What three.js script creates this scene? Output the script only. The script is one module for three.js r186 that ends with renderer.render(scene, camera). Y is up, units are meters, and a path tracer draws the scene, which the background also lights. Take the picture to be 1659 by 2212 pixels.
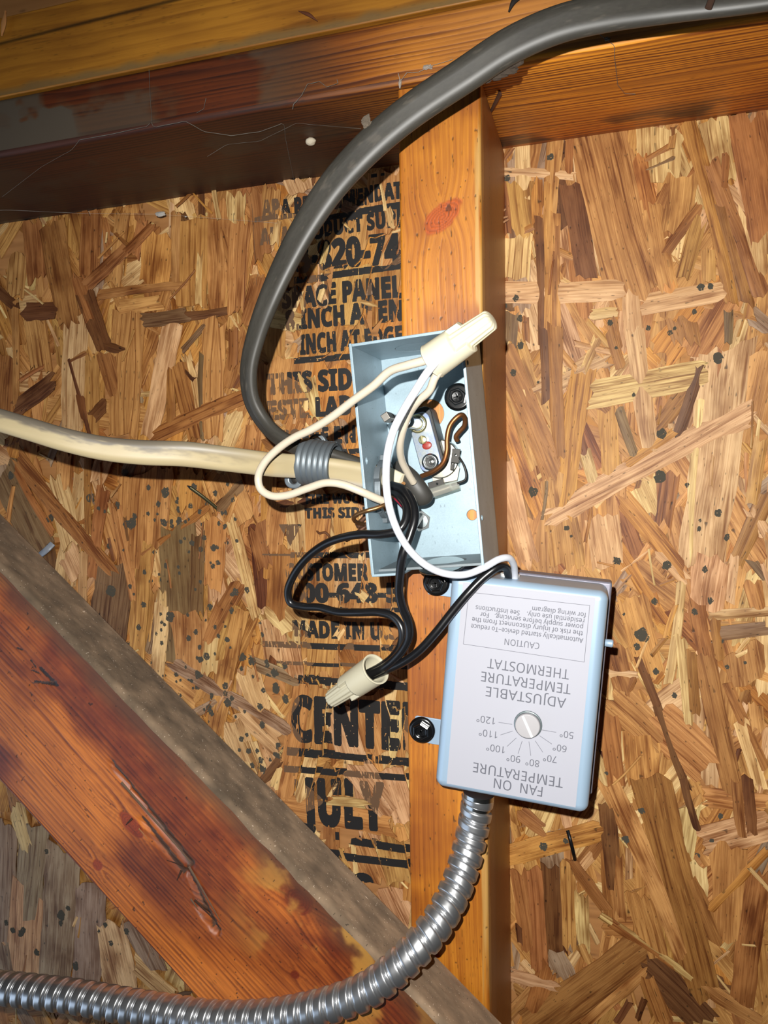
import * as THREE from 'three';
import { mergeGeometries as mergeAll } from 'three/addons/utils/BufferGeometryUtils.js';
import { RoundedBoxGeometry } from 'three/addons/geometries/RoundedBoxGeometry.js';

// ---------------------------------------------------------------- camera, light, exposure
const scene = new THREE.Scene();
const F = 1680, CX = 829.5, CY = 1106, D = 0.44;                  // focal length in pixels of a 1659 x 2212 frame; distance to the sheathing
const camera = new THREE.PerspectiveCamera(2 * Math.atan(CY / F) * 180 / Math.PI, 1659 / 2212, 0.01, 20);
const V = (x, y, z) => new THREE.Vector3(x, y, z);
const nC = V((1300 - CX) / F, (1000 - CY) / F, 1).normalize();    // directions of the wall's axes as the lens sees them (x right, y down, z forward)
const xC = V(1, -0.026, 0); xC.addScaledVector(nC, -xC.dot(nC)).normalize();
const yC = V().crossVectors(xC, nC); if (yC.y > 0) yC.negate();
camera.position.set(0, 0, D);
camera.up.set(-xC.y, -yC.y, nC.y);
camera.lookAt(xC.z, yC.z, D - nC.z);
camera.updateMatrixWorld(true);
function P(px, py, z) {                                            // a point of the photograph at height z over the sheathing, in metres
  const r = V((px - CX) / F, (py - CY) / F, 1), t = (D - z) / r.dot(nC);
  return V(t * r.dot(xC), t * r.dot(yC), z);
}
scene.background = new THREE.Color(0.62, 0.78, 1.0);  // unseen sky, its bluish light comes in through the gap low on the left
scene.backgroundIntensity = 1.4;
const right = V(xC.x, yC.x, -nC.x), up = V(-xC.y, -yC.y, nC.y);
const flash = new THREE.SpotLight(0xfffdf8, 0.82, 0, 58 * Math.PI / 180, 1);   // the flash beside the lens, brightest along its axis
flash.name = 'flash_light';
flash.position.set(0, 0, D).addScaledVector(right, -0.009).addScaledVector(up, 0.018).add(V(0, 0, 0.012));
flash.castShadow = true; flash.shadow.radius = 0.07;
scene.add(flash);
flash.target.position.copy(flash.position).addScaledVector(V(xC.z, yC.z, -nC.z), 0.4).addScaledVector(right, 0.055).addScaledVector(up, -0.03); scene.add(flash.target);
const renderer = new THREE.WebGLRenderer();
renderer.shadowMap.enabled = true;
renderer.toneMapping = THREE.LinearToneMapping;
renderer.toneMappingExposure = 1.0;

// ---------------------------------------------------------------- helpers
const mergeGeometries = (list) => mergeAll(list.map((g) => (g.index ? g.toNonIndexed() : g)));
function rng(seed) { let a = seed >>> 0; return () => { a = (a + 0x6d2b79f5) | 0; let t = Math.imul(a ^ (a >>> 15), 1 | a); t = (t + Math.imul(t ^ (t >>> 7), 61 | t)) ^ t; return ((t ^ (t >>> 14)) >>> 0) / 4294967296; }; }
const clamp = (x, a = 0, b = 1) => Math.min(b, Math.max(a, x)), mix = (a, b, t) => a + (b - a) * t;
const smooth = (a, b, x) => { const t = clamp((x - a) / (b - a)); return t * t * (3 - 2 * t); };
const hash = (x, y) => { let h = Math.imul(x | 0, 374761393) + Math.imul(y | 0, 668265263) | 0; h = Math.imul(h ^ (h >>> 13), 1274126177); return ((h ^ (h >>> 16)) >>> 0) / 4294967296; };
function noise(x, y) {
  const i = Math.floor(x), j = Math.floor(y); let a = x - i, b = y - j; a = a * a * (3 - 2 * a); b = b * b * (3 - 2 * b);
  return mix(mix(hash(i, j), hash(i + 1, j), a), mix(hash(i, j + 1), hash(i + 1, j + 1), a), b);
}
const fbm = (x, y, n = 4) => { let s = 0, a = 0.5; for (let i = 0; i < n; i++) { s += a * noise(x, y); x = x * 2.03 + 17.1; y = y * 2.03 + 9.7; a *= 0.5; } return s / (1 - Math.pow(0.5, n)); };
const used = {};
function numbered(n) { used[n] = (used[n] ?? -1) + 1; return used[n] ? n + '_' + String(used[n]).padStart(3, '0') : n; }
function obj(name, geo, mat, parent) {
  const m = new THREE.Mesh(Array.isArray(geo) ? mergeGeometries(geo.map((g) => (g.index ? g.toNonIndexed() : g))) : geo, mat);
  m.name = numbered(name); m.castShadow = m.receiveShadow = true;
  if (parent) { parent.updateMatrixWorld(true); parent.add(m); }
  return m;
}
function tag(o, label, category, group) { o.userData.label = label; o.userData.category = category; if (group) o.userData.group = group; return o; }
function thing(name, label, category, pos, rz = 0, group) {
  const g = new THREE.Group(); g.name = numbered(name); g.position.copy(pos); g.rotation.z = rz; scene.add(g); g.updateMatrixWorld(true);
  return tag(g, label, category, group);
}
function inWorld(geo, parent) { return geo.applyMatrix4(parent.matrixWorld.clone().invert()); }   // world geometry into its thing's own frame
function single(name, geo, mat, label, category, group) {                                          // a thing of one mesh, its origin at its middle
  geo.computeBoundingBox(); const c = geo.boundingBox.getCenter(V()); geo.translate(-c.x, -c.y, -c.z);
  const m = obj(name, geo, mat); m.position.copy(c); scene.add(m); return label ? tag(m, label, category, group) : m;
}
const M = (color, roughness = 0.6, metalness = 0, more = {}) => new THREE.MeshPhysicalMaterial({ color, roughness, metalness, ...more });
function dataTex(w, h, f, srgb = true, wrap = THREE.MirroredRepeatWrapping) {
  const d = new Uint8Array(w * h * 4), c = [0, 0, 0];
  for (let y = 0, o = 0; y < h; y++) for (let x = 0; x < w; x++, o += 4) { f(x / w, y / h, c); d[o] = clamp(c[0], 0, 255); d[o + 1] = clamp(c[1], 0, 255); d[o + 2] = clamp(c[2], 0, 255); d[o + 3] = 255; }
  const t = new THREE.DataTexture(d, w, h); t.magFilter = t.minFilter = THREE.LinearFilter; t.wrapS = t.wrapT = wrap; if (srgb) t.colorSpace = THREE.SRGBColorSpace; t.needsUpdate = true;
  return t;
}
// a closed tube along points; section(k along 0..1, a angle, s metres) -> [across, thick]; side: direction of "across" (defaults to lie in the wall's plane)
function sweep(pts, section, { segs = 120, around = 14, twist = () => 0, caps = true, frame } = {}) {
  const curve = new THREE.CatmullRomCurve3(pts, false, 'centripetal'), L = curve.getLength(), pos = [], uv = [], idx = [];
  curve.arcLengthDivisions = Math.max(200, segs);
  let nrm = null;
  for (let i = 0; i <= segs; i++) {
    const k = i / segs, c = curve.getPointAt(k), t = curve.getTangentAt(k);
    let a;
    if (frame) a = frame(t, k).clone(); else { if (!nrm) { nrm = V(0, 0, 1).cross(t); if (nrm.lengthSq() < 1e-4) nrm = V(1, 0, 0); } a = nrm.clone(); }
    a.addScaledVector(t, -a.dot(t)).normalize(); nrm = a.clone();
    const b = V().crossVectors(t, a), tw = twist(k), ct = Math.cos(tw), st = Math.sin(tw);
    const A = a.clone().multiplyScalar(ct).addScaledVector(b, st), B = b.clone().multiplyScalar(ct).addScaledVector(a, -st);
    for (let j = 0; j <= around; j++) {
      const ang = j / around * 2 * Math.PI, [p, q] = section(k, ang, k * L);
      pos.push(c.x + A.x * p + B.x * q, c.y + A.y * p + B.y * q, c.z + A.z * p + B.z * q); uv.push(k * L, j / around);
    }
  }
  const w = around + 1;
  for (let i = 0; i < segs; i++) for (let j = 0; j < around; j++) { const a = i * w + j, b = a + w; idx.push(a, a + 1, b, b, a + 1, b + 1); }
  if (caps) for (const [i, flip] of [[0, 0], [segs, 1]]) {
    const c = curve.getPointAt(i / segs), n = pos.length / 3; pos.push(c.x, c.y, c.z); uv.push(i / segs * L, 0.5);
    for (let j = 0; j <= around; j++) { const q = (i * w + j) * 3; pos.push(pos[q], pos[q + 1], pos[q + 2]); uv.push(0, 0.5); }
    for (let j = 0; j < around; j++) flip ? idx.push(n, n + 1 + j, n + 2 + j) : idx.push(n, n + 2 + j, n + 1 + j);
  }
  const g = new THREE.BufferGeometry();
  g.setAttribute('position', new THREE.Float32BufferAttribute(pos, 3)); g.setAttribute('uv', new THREE.Float32BufferAttribute(uv, 2)); g.setIndex(idx); g.computeVertexNormals();
  const N = g.attributes.normal;
  for (let i = 0; i <= segs; i++) { const a = i * w, b = a + around, n = V(N.getX(a) + N.getX(b), N.getY(a) + N.getY(b), N.getZ(a) + N.getZ(b)).normalize(); N.setXYZ(a, n.x, n.y, n.z); N.setXYZ(b, n.x, n.y, n.z); }
  return g;
}
const round = (r) => (k, a) => [r * Math.cos(a), r * Math.sin(a)];
const wire = (list, r, o = {}) => sweep(list.map(([x, y, z]) => P(x, y, z)), round(r), { segs: list.length * 10, around: 14, ...o });
// a cylinder-like lathe along +z from a profile [[r, z], ...]
function turned(profile, sides = 32) { const g = new THREE.LatheGeometry(profile.map(([r, z]) => new THREE.Vector2(Math.max(r, 1e-5), z)), sides); g.rotateX(Math.PI / 2); return g; }
const flat = (g) => { const n = g.index ? g.toNonIndexed() : g; n.computeVertexNormals(); return n; };
function plate(outline, holes, depth, bevel = 0.0002) {             // a sheet with holes in the xy plane, its back at z = 0
  const s = new THREE.Shape(outline.map(([x, y]) => new THREE.Vector2(x, y)));
  for (const [x, y, r] of holes) { const h = new THREE.Path(); h.absarc(x, y, r, 0, 2 * Math.PI, true); s.holes.push(h); }
  const g = new THREE.ExtrudeGeometry(s, { depth: depth - 2 * bevel, bevelEnabled: true, bevelSize: bevel, bevelThickness: bevel, bevelOffset: -bevel, bevelSegments: 2, curveSegments: 28 });
  return g.translate(0, 0, bevel);
}
function roundRect(w, h, r, n = 6) {
  const o = [];
  for (const [sx, sy, a] of [[1, 1, 0], [-1, 1, 1], [-1, -1, 2], [1, -1, 3]]) for (let i = 0; i <= n; i++) { const t = (a + i / n) * Math.PI / 2; o.push([sx * (w / 2 - r) + r * Math.cos(t), sy * (h / 2 - r) + r * Math.sin(t)]); }
  return o;
}

// ---------------------------------------------------------------- wood
// grain along u; sizes in metres; colours are sRGB bytes; stain(u, v, colour, late) may repaint by what the wood has on it
function woodTex(w, h, L, W, { light, dark, freq = 260, ring = 0.55, seed = 1, knots = [], warpAmp = 0.008, stain, fibre = 0.3, blotch = 0.3 }) {
  const o = seed * 37.7;
  return dataTex(w, h, (x, y, c) => {
    const u = x * L, v = y * W; let vv = v, kn = 0, kr = 0;
    for (const [ku, kv, r, el = 1, turn = 0] of knots) {
      const du = u - ku, dv = v - kv, a = (du * Math.cos(turn) + dv * Math.sin(turn)) / (r * el), b = (dv * Math.cos(turn) - du * Math.sin(turn)) / r, q = a * a + b * b;
      vv += (dv >= 0 ? 1 : -1) * r * 0.75 * Math.exp(-q * 0.32);
      if (q < 1.6) { kn = Math.max(kn, 1 - smooth(0.65, 1.15, q + 0.5 * (noise(u * 400 + o, v * 400) - 0.5))); kr = q; }
    }
    const wv = vv + (fbm(u * 5 + o, vv * 16 + o, 3) - 0.5) * warpAmp * 2;
    const s = wv * freq + 3.2 * noise(wv * freq * 0.23 + o, u * 1.5) + (noise(u * 30 + o, vv * 300) - 0.5) * 0.5, fr = s - Math.floor(s);
    const late = smooth(0.25, 0.9, fr) * (1 - smooth(0.9, 1, fr)) * (0.2 + 1.1 * noise(Math.floor(s) * 3.7 + o, u * 6)) * (0.6 + 0.8 * noise(u * 50 + o, wv * 900));
    const f1 = noise(u * 90 + o, wv * 5200), f2 = noise(u * 35 + o, wv * 1700 + 5), bl = fbm(u * 22 + o, v * 45 + o, 4);
    let t = clamp(ring * late + fibre * (f1 * 0.5 + f2 * 0.5 - 0.25) + blotch * (bl - 0.4) * 1.6);
    for (let i = 0; i < 3; i++) c[i] = mix(light[i], dark[i], t);
    if (kn > 0) { const rr = Math.sqrt(kr) * 5, ringk = rr - Math.floor(rr); for (let i = 0; i < 3; i++) c[i] = mix(c[i], mix(dark[i] * 1.28, dark[i] * 0.95, ringk) * (i === 0 ? 1.08 : 0.9), kn * 0.9); }
    const pore = noise(u * 240 + o * 3, v * 2600); if (pore > 0.86) for (let i = 0; i < 3; i++) c[i] *= 1 - (pore - 0.86) * 1.8;
    if (stain) stain(u, v, c, late, o);
  });
}
// a board: box with worn edges and a little wave; local x along the grain, y across, z out; uv in metres from its lower left corner; faces split as [front, rest]
function board(L, W, T, { r = 0.0015, nx = 80, ny = 16, height = () => 0 } = {}) {
  const g = new THREE.BufferGeometry(), pos = [], uv = [], idx = [];
  // the section is a rounded rectangle walked round; the front face is finely cut and may be carved by height(x, y)
  const sec = [];
  for (let i = 0; i <= ny; i++) sec.push([-W / 2 + r + (W - 2 * r) * i / ny, T, 1]);
  for (let i = 1; i <= 4; i++) { const a = Math.PI / 2 * (1 - i / 4); sec.push([W / 2 - r + r * Math.cos(a), T - r + r * Math.sin(a), 0]); }
  sec.push([W / 2, 0, 0], [-W / 2, 0, 0]);
  for (let i = 0; i <= 4; i++) { const a = Math.PI - Math.PI / 2 * i / 4; sec.push([-W / 2 + r + r * Math.cos(a), T - r + r * Math.sin(a), 0]); }
  let acc = 0; const run = sec.map((p, i) => (acc += i ? Math.hypot(p[0] - sec[i - 1][0], p[1] - sec[i - 1][1]) : 0));
  const n = sec.length;
  for (let i = 0; i <= nx; i++) for (let j = 0; j < n; j++) {
    const x = L * i / nx, [y, z, top] = sec[j]; pos.push(x, y, top ? z + height(x, y + W / 2) : z); uv.push(x, run[j]);
  }
  for (let i = 0; i < nx; i++) for (let j = 0; j < n - 1; j++) { const a = i * n + j, b = a + n; idx.push(a, b, a + 1, b, b + 1, a + 1); }
  const cap = (i, flip) => { const c = pos.length / 3; pos.push(L * i / nx, 0, T / 2); uv.push(0, 0); for (let j = 0; j < n; j++) { const q = (i * n + j) * 3; pos.push(pos[q], pos[q + 1], pos[q + 2]); uv.push(pos[q + 1], pos[q + 2]); } for (let j = 0; j < n - 1; j++) flip ? idx.push(c, c + 1 + j, c + 2 + j) : idx.push(c, c + 2 + j, c + 1 + j); };
  cap(0, true); cap(nx, false);
  g.setAttribute('position', new THREE.Float32BufferAttribute(pos, 3)); g.setAttribute('uv', new THREE.Float32BufferAttribute(uv, 2)); g.setIndex(idx); g.computeVertexNormals();
  return g;
}
function uvScale(t, sx, sy) { t.repeat.set(1 / sx, 1 / sy); return t; }
const woodMat = (tex, rough = 0.5, bump = 0.00025, more = {}) => new THREE.MeshPhysicalMaterial({ map: tex, bumpMap: tex, bumpScale: bump, roughness: rough, ...more });

// ---------------------------------------------------------------- the sheathing wall: a strand board
const wall = new THREE.Group(); wall.name = numbered('wall_back'); wall.userData.kind = 'structure'; scene.add(wall);
{
  const coreTex = woodTex(512, 512, 0.3, 0.3, { light: [190, 134, 78], dark: [140, 90, 46], seed: 3, ring: 0.3 });
  const core = new THREE.BoxGeometry(2.4, 2.2, 0.011); core.translate(0, 0, -0.0062);
  obj('panel_core', core, woodMat(uvScale(coreTex, 0.3, 0.3), 0.8), wall);
}
// three grains that the strands share, uv in metres along and across the strand
const grain = (seed, streak, fine, mottle, line) => dataTex(1024, 512, (x, y, c) => {
  const u = x * 0.14, v = y * 0.045, o = seed * 31.3, w = v + (fbm(u * 18 + o, v * 30, 2) - 0.5) * 0.004;
  const n = streak * (noise(u * 26 + o, w * 420) * 0.55 + noise(u * 44 + o, w * 1100) * 0.45 - 0.38) + fine * (noise(u * 120 + o, w * 3800) - 0.4) + mottle * (fbm(u * 60 + o, v * 110, 4) - 0.45) * 1.5;
  const dk = smooth(0.6, 0.85, noise(u * 34 + o * 2, w * 330) * 0.7 + noise(u * 90 + o, w * 1500) * 0.3) * 0.42;      // darker streaks of the grain
  const q = w * 330 + 2.5 * noise(w * 90 + o, u * 3), f = q - Math.floor(q), l = line * smooth(0.55, 0.92, f) * (1 - smooth(0.92, 1, f)) * noise(Math.floor(q) * 7.7 + o, u * 9);
  const t = clamp(0.1 + n + l + dk), fleck = noise(u * 300 + o, v * 1400), paleGrain = smooth(0.72, 0.9, noise(u * 60 + o * 5, w * 1300)) * 0.5;  // paler streaks of the grain
  c[0] = mix(mix(246, 138, t), 255, paleGrain); c[1] = mix(mix(236, 104, t), 250, paleGrain); c[2] = mix(mix(220, 74, t), 240, paleGrain); if (fleck > 0.9) for (let i = 0; i < 3; i++) c[i] *= 1 - (fleck - 0.9) * 5;
});
const strandTex = [grain(1, 0.55, 0.4, 0.4, 0), grain(2, 0.4, 0.35, 0.35, 0.6), grain(3, 0.5, 0.4, 0.8, 0.15)].map((t) => uvScale(t, 0.14, 0.045));
const strandMats = strandTex.map((t) => new THREE.MeshPhysicalMaterial({ map: t, bumpMap: t, bumpScale: 0.00012, roughness: 0.55, vertexColors: true, specularIntensity: 0.7 }));
const TONES = { l: [248, 218, 160], m: [218, 168, 104], o: [220, 162, 88], b: [186, 132, 78], d: [126, 84, 50], p: [236, 196, 152], g: [146, 120, 88], v: [184, 160, 138] };
const GX0 = -0.46, GY0 = -0.44, GS = 0.00025, GW = 2280, GH = 2520;                 // a height map of the strands, for what is printed on them
const heightMap = new Float32Array(GW * GH).fill(-1), owner = new Int16Array(GW * GH);
const strands = [];
const rs = rng(20240);
function strand(a, b, w, tone, z, { bare = false, R = rs } = {}) {
  const L = a.distanceTo(b), dx = (b.x - a.x) / L, dy = (b.y - a.y) / L, nx = Math.max(3, Math.min(10, Math.round(L / 0.009))), ny = w > 0.012 ? 7 : w > 0.006 ? 5 : w > 0.003 ? 3 : 2;
  const pos = [], uv = [], col = [], idx = [], u0 = R() * 3, v0 = R() * 3, bow = (R() - 0.5) * 0.05 * L, taper = 0.75 + 0.25 * R(), tz = (R() - 0.5) * 0.00035;
  const edge = [[], []]; for (let s = 0; s < 2; s++) for (let i = 0; i <= nx; i++) edge[s].push(1 + (R() - 0.5) * 0.16);
  const ends = [[], []]; for (let s = 0; s < 2; s++) { const lean = (R() - 0.5) * 0.9; for (let j = 0; j <= ny; j++) ends[s].push(lean * w * (j / ny - 0.5) + (R() - 0.5) * (R() < 0.3 ? 2.2 : 1) * Math.min(w * 0.45, 0.0045)); }
  const c = new THREE.Color().setRGB(tone[0] / 255, tone[1] / 255, tone[2] / 255, THREE.SRGBColorSpace), put = (x, y, k, q) => {
    pos.push(a.x + dx * x - dy * y, a.y + dy * x + dx * y, z + k); uv.push(u0 + x, v0 + y); const f = 0.93 + 0.14 * q; col.push(c.r * f, c.g * f, c.b * f);
  };
  for (let i = 0; i <= nx; i++) for (let j = 0; j <= ny; j++) {
    const k = i / nx, q = j / ny, e = mix(1, taper, k) * edge[q < 0.5 ? 0 : 1][i], along = k * L + (k < 0.5 ? (1 - 2 * k) * ends[0][j] : (2 * k - 1) * ends[1][j]);
    put(along, (q - 0.5) * w * (j === 0 || j === ny ? e : 1) + bow * 4 * k * (1 - k), (k - 0.5) * tz - 0.0003 * (2 * q - 1) * (2 * q - 1), hash(i + nx * j, Math.floor(u0 * 999)));
  }
  for (let i = 0; i < nx; i++) for (let j = 0; j < ny; j++) { const p = i * (ny + 1) + j, q = p + ny + 1; idx.push(p, q, p + 1, q, q + 1, p + 1); }
  const top = pos.length / 3, rim = [];
  for (let i = 0; i <= nx; i++) rim.push(i * (ny + 1)); for (let j = 1; j <= ny; j++) rim.push(nx * (ny + 1) + j);
  for (let i = nx - 1; i >= 0; i--) rim.push(i * (ny + 1) + ny); for (let j = ny - 1; j > 0; j--) rim.push(j);
  rim.forEach((r, i) => { for (const d of [0, 0.0006]) { pos.push(pos[r * 3], pos[r * 3 + 1], pos[r * 3 + 2] - d); uv.push(uv[r * 2], uv[r * 2 + 1]); const f = 0.8; col.push(c.r * f, c.g * f, c.b * f); } });
  for (let i = 0; i < rim.length; i++) { const p = top + 2 * i, q = top + 2 * ((i + 1) % rim.length); idx.push(p, p + 1, q, p + 1, q + 1, q); }
  const g = new THREE.BufferGeometry();
  g.setAttribute('position', new THREE.Float32BufferAttribute(pos, 3)); g.setAttribute('uv', new THREE.Float32BufferAttribute(uv, 2)); g.setAttribute('color', new THREE.Float32BufferAttribute(col, 3)); g.setIndex(idx); g.computeVertexNormals();
  const id = strands.length; strands.push({ g, area: L * w, mat: Math.floor(R() * 2.99), bare, take: R(), x: (a.x + b.x) / 2, y: (a.y + b.y) / 2 });
  for (let t = 0; t < nx * ny * 2; t++) {                                             // into the height map
    const [i, j, k] = [idx[t * 3], idx[t * 3 + 1], idx[t * 3 + 2]].map((n) => [(pos[n * 3] - GX0) / GS, (pos[n * 3 + 1] - GY0) / GS, pos[n * 3 + 2]]);
    const den = (j[1] - k[1]) * (i[0] - k[0]) + (k[0] - j[0]) * (i[1] - k[1]); if (Math.abs(den) < 1e-9) continue;
    for (let y = Math.max(0, Math.ceil(Math.min(i[1], j[1], k[1]))); y <= Math.min(GH - 1, Math.max(i[1], j[1], k[1])); y++) for (let x = Math.max(0, Math.ceil(Math.min(i[0], j[0], k[0]))); x <= Math.min(GW - 1, Math.max(i[0], j[0], k[0])); x++) {
      const A = ((j[1] - k[1]) * (x - k[0]) + (k[0] - j[0]) * (y - k[1])) / den, B = ((k[1] - i[1]) * (x - k[0]) + (i[0] - k[0]) * (y - k[1])) / den, C = 1 - A - B;
      if (A < -0.01 || B < -0.01 || C < -0.01) continue;
      const h = A * i[2] + B * j[2] + C * k[2], o = y * GW + x; if (h > heightMap[o]) { heightMap[o] = h; owner[o] = id; }
    }
  }
}
const vary = (t, R, s = 26) => { const k = (R() - 0.5) * s; return [t[0] + k + (R() - 0.5) * 10, t[1] + k + (R() - 0.5) * 8, t[2] + k * 0.8 + (R() - 0.5) * 8]; };
{ // strands laid at random underneath, mostly up and down
  const R = rng(77), pick = 'mmmmmmoobllpmmbovpmmdm';
  for (let layer = 0; layer < 5; layer++) for (let n = 0; n < 620; n++) {
    const x = -0.62 + R() * 0.86, y = -0.58 + R() * 0.80; if (x > -0.1 && x < -0.06) continue;
    const small = layer === 4 && R() < 0.6, L = (small ? 0.022 : 0.055) * (0.6 + R() * 0.9), w = (small ? 0.003 : 0.011) * (0.5 + R() * 1.3), a = Math.PI / 2 + (R() + R() + R() - 1.5) * (R() < 0.3 ? 2.2 : 0.8);
    strand(V(x - Math.cos(a) * L / 2, y - Math.sin(a) * L / 2, 0), V(x + Math.cos(a) * L / 2, y + Math.sin(a) * L / 2, 0), w, vary(TONES[pick[Math.floor(R() * pick.length)]], R), 0.0001 + layer * 0.00018 + n * 2.4e-7, { R });
  }
}
{ // and small pale slivers and shards between them
  const R = rng(501), pick = 'llpmllpobml';
  for (let n = 0; n < 1100; n++) {
    const x = -0.62 + R() * 0.86, y = -0.58 + R() * 0.80, L = 0.006 + R() * 0.016, w = 0.0012 + R() * R() * 0.005, a = Math.PI / 2 + (R() + R() - 1) * 1.6; if (x > -0.1 && x < -0.06) continue;
    strand(V(x - Math.cos(a) * L / 2, y - Math.sin(a) * L / 2, 0), V(x + Math.cos(a) * L / 2, y + Math.sin(a) * L / 2, 0), w, vary(TONES[pick[Math.floor(R() * pick.length)]], R), 0.00102 + n * 6e-8, { R });
  }
}
// the strands that one can pick out in the photograph, region by region: (tone, from, to, width)
let RX = 0, RY = 0, RS = 1, handZ = 0.0011;
const region = (x, y, s) => { RX = x; RY = y; RS = s; };
function S(tone, x1, y1, x2, y2, w, bare) {
  const a = P(RX + x1 * RS, RY + y1 * RS, 0), b = P(RX + x2 * RS, RY + y2 * RS, 0), mx = RX + (x1 + x2) / 2 * RS, my = RY + (y1 + y2) / 2 * RS, q = Math.atan2(y2 - y1, x2 - x1);
  const width = P(mx - Math.sin(q) * w * RS / 2, my + Math.cos(q) * w * RS / 2, 0).distanceTo(P(mx + Math.sin(q) * w * RS / 2, my - Math.cos(q) * w * RS / 2, 0));
  strand(a, b, width, vary(TONES[tone], rs, 14), handZ, { bare }); handZ += 0.000008;
}
region(1059, 240, 0.3617);
S('l', 180, 120, 200, 520, 120); S('l', 1000, 100, 1010, 420, 300); S('l', 1330, 40, 1400, 420, 180); S('l', 1560, 600, 1600, 1000, 160); S('l', 160, 760, 140, 1010, 200);
S('b', 60, 430, 90, 740, 90); S('m', 180, 430, 220, 760, 160); S('o', 270, 440, 280, 660, 90); S('m', 1130, 380, 1080, 700, 260); S('b', 1070, 420, 1020, 560, 90);
S('m', 640, 110, 890, 1110, 360); S('o', 900, 280, 1080, 1080, 110); S('m', 960, 560, 1060, 1080, 150); S('d', 470, 430, 575, 990, 130); S('b', 480, 130, 470, 400, 50); S('m', 390, 170, 340, 760, 100);
S('b', 130, 220, 70, 300, 40); S('b', 1090, 100, 1090, 160, 30); S('b', 920, 300, 1080, 210, 50); S('g', 920, 360, 1100, 280, 30);
S('p', 30, 370, 500, 395, 56); S('p', 40, 1080, 790, 1060, 140); S('p', 900, 1160, 1390, 1080, 130); S('o', 1170, 50, 1440, 1170, 100); S('b', 1300, 280, 1610, 1100, 130); S('b', 1370, 560, 1530, 1150, 110);
S('b', 1530, 30, 1640, 740, 230); S('b', 1400, 260, 1390, 460, 60); S('b', 1250, 580, 1045, 850, 70); S('m', 1240, 650, 1140, 1020, 110); S('m', 1300, 820, 1310, 1020, 90);
S('m', 380, 600, 395, 1390, 80); S('d', 285, 640, 310, 1390, 58); S('b', 200, 720, 260, 690, 50); S('m', 350, 430, 330, 1400, 60); S('b', 390, 700, 390, 1400, 60);
S('l', 600, 1220, 750, 1200, 70); S('p', 840, 1090, 870, 1420, 120); S('b', 730, 1260, 760, 1420, 70); S('b', 1140, 1240, 1180, 1390, 180); S('g', 1420, 1200, 1420, 1390, 60); S('v', 1560, 1220, 1659, 1300, 120);
S('g', 130, 1200, 120, 1390, 80); S('b', 210, 1230, 220, 1390, 45);
region(1059, 720, 0.3617);
S('o', 70, 420, 320, 1100, 110); S('m', 120, 380, 260, 800, 90); S('l', 900, 900, 980, 1080, 200); S('m', 700, 460, 720, 900, 120); S('l', 560, 700, 640, 960, 80); S('b', 1060, 830, 1020, 1140, 160); S('m', 1640, 100, 1560, 500, 230);
S('p', 90, 780, 240, 1390, 130); S('m', 400, 850, 450, 1390, 200); S('p', 660, 1090, 700, 1390, 200); S('m', 480, 1100, 540, 1390, 80); S('o', 560, 230, 440, 1100, 150);
S('p', 1560, 1050, 1640, 1200, 90); S('b', 1650, 950, 1450, 1400, 120); S('p', 1420, 80, 1250, 1400, 330); S('l', 1260, 400, 1200, 1390, 60); S('b', 1370, 90, 1340, 480, 60); S('m', 1620, 620, 1560, 1040, 90);
S('l', 610, 370, 1280, 240, 165); S('p', 870, -20, 960, 690, 115); S('b', 715, -20, 780, 205, 70); S('d', 1250, 200, 1110, 640, 70); S('p', 500, 60, 720, 110, 40); S('l', 640, 30, 560, 220, 60);
S('b', 390, -40, 430, 740, 95); S('d', 315, -20, 335, 420, 60); S('b', 80, 120, 380, 830, 155); S('l', 200, 330, 215, 470, 34); S('g', 765, 450, 880, 775, 62); S('o', 820, 790, 1100, 590, 70); S('p', 350, 1120, 1570, 470, 140);
S('o', 800, 990, 1140, 1420, 120); S('g', 340, 880, 310, 1110, 24);
region(1059, 1200, 0.3617);
S('m', 850, 250, 960, 700, 180); S('p', 1330, 0, 1280, 330, 240); S('l', 1140, 160, 1060, 760, 60); S('m', 1560, 150, 1600, 330, 110); S('p', 1000, -20, 1170, 150, 80); S('p', 1460, 0, 1430, 270, 60); S('g', 1560, 30, 1659, 150, 60);
S('p', 1300, 360, 1680, 330, 60); S('g', 1340, 470, 1660, 430, 90); S('m', 1500, 560, 1530, 760, 260); S('b', 1190, 560, 1215, 935, 105); S('l', 1130, 480, 1180, 1000, 80); S('b', 720, 500, 790, 800, 140); S('b', 860, 720, 780, 910, 50);
S('m', 720, 820, 1000, 1100, 220); S('m', 980, 950, 1300, 1250, 260); S('b', 1410, 750, 1640, 1270, 64); S('l', 1500, 1000, 1620, 1390, 90); S('m', 1580, 880, 1600, 1040, 90); S('b', 720, 930, 760, 1390, 130);
S('m', 900, 1080, 920, 1390, 230); S('d', 885, 600, 1000, 900, 55); S('d', 990, 880, 1180, 1400, 56); S('b', 1230, 290, 1300, 640, 110); S('b', 1280, 560, 1460, 1420, 128); S('b', 1340, 380, 1370, 620, 60); S('p', 700, 700, 880, 710, 50);
region(1059, 1700, 0.3617);
S('l', 1190, 130, 1160, 470, 130); S('m', 1280, 60, 1659, 100, 120); S('p', 1250, 320, 1670, 210, 200); S('m', 1420, 340, 1400, 900, 230); S('b', 1590, 500, 1500, 1310, 170); S('l', 1230, 440, 1240, 640, 130);
S('b', 170, 480, 230, 960, 110); S('b', 270, 480, 300, 1080, 120); S('d', 355, 450, 385, 960, 110); S('m', 460, 440, 470, 960, 90); S('l', 540, 640, 560, 940, 90); S('m', 880, 620, 980, 1000, 160);
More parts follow.
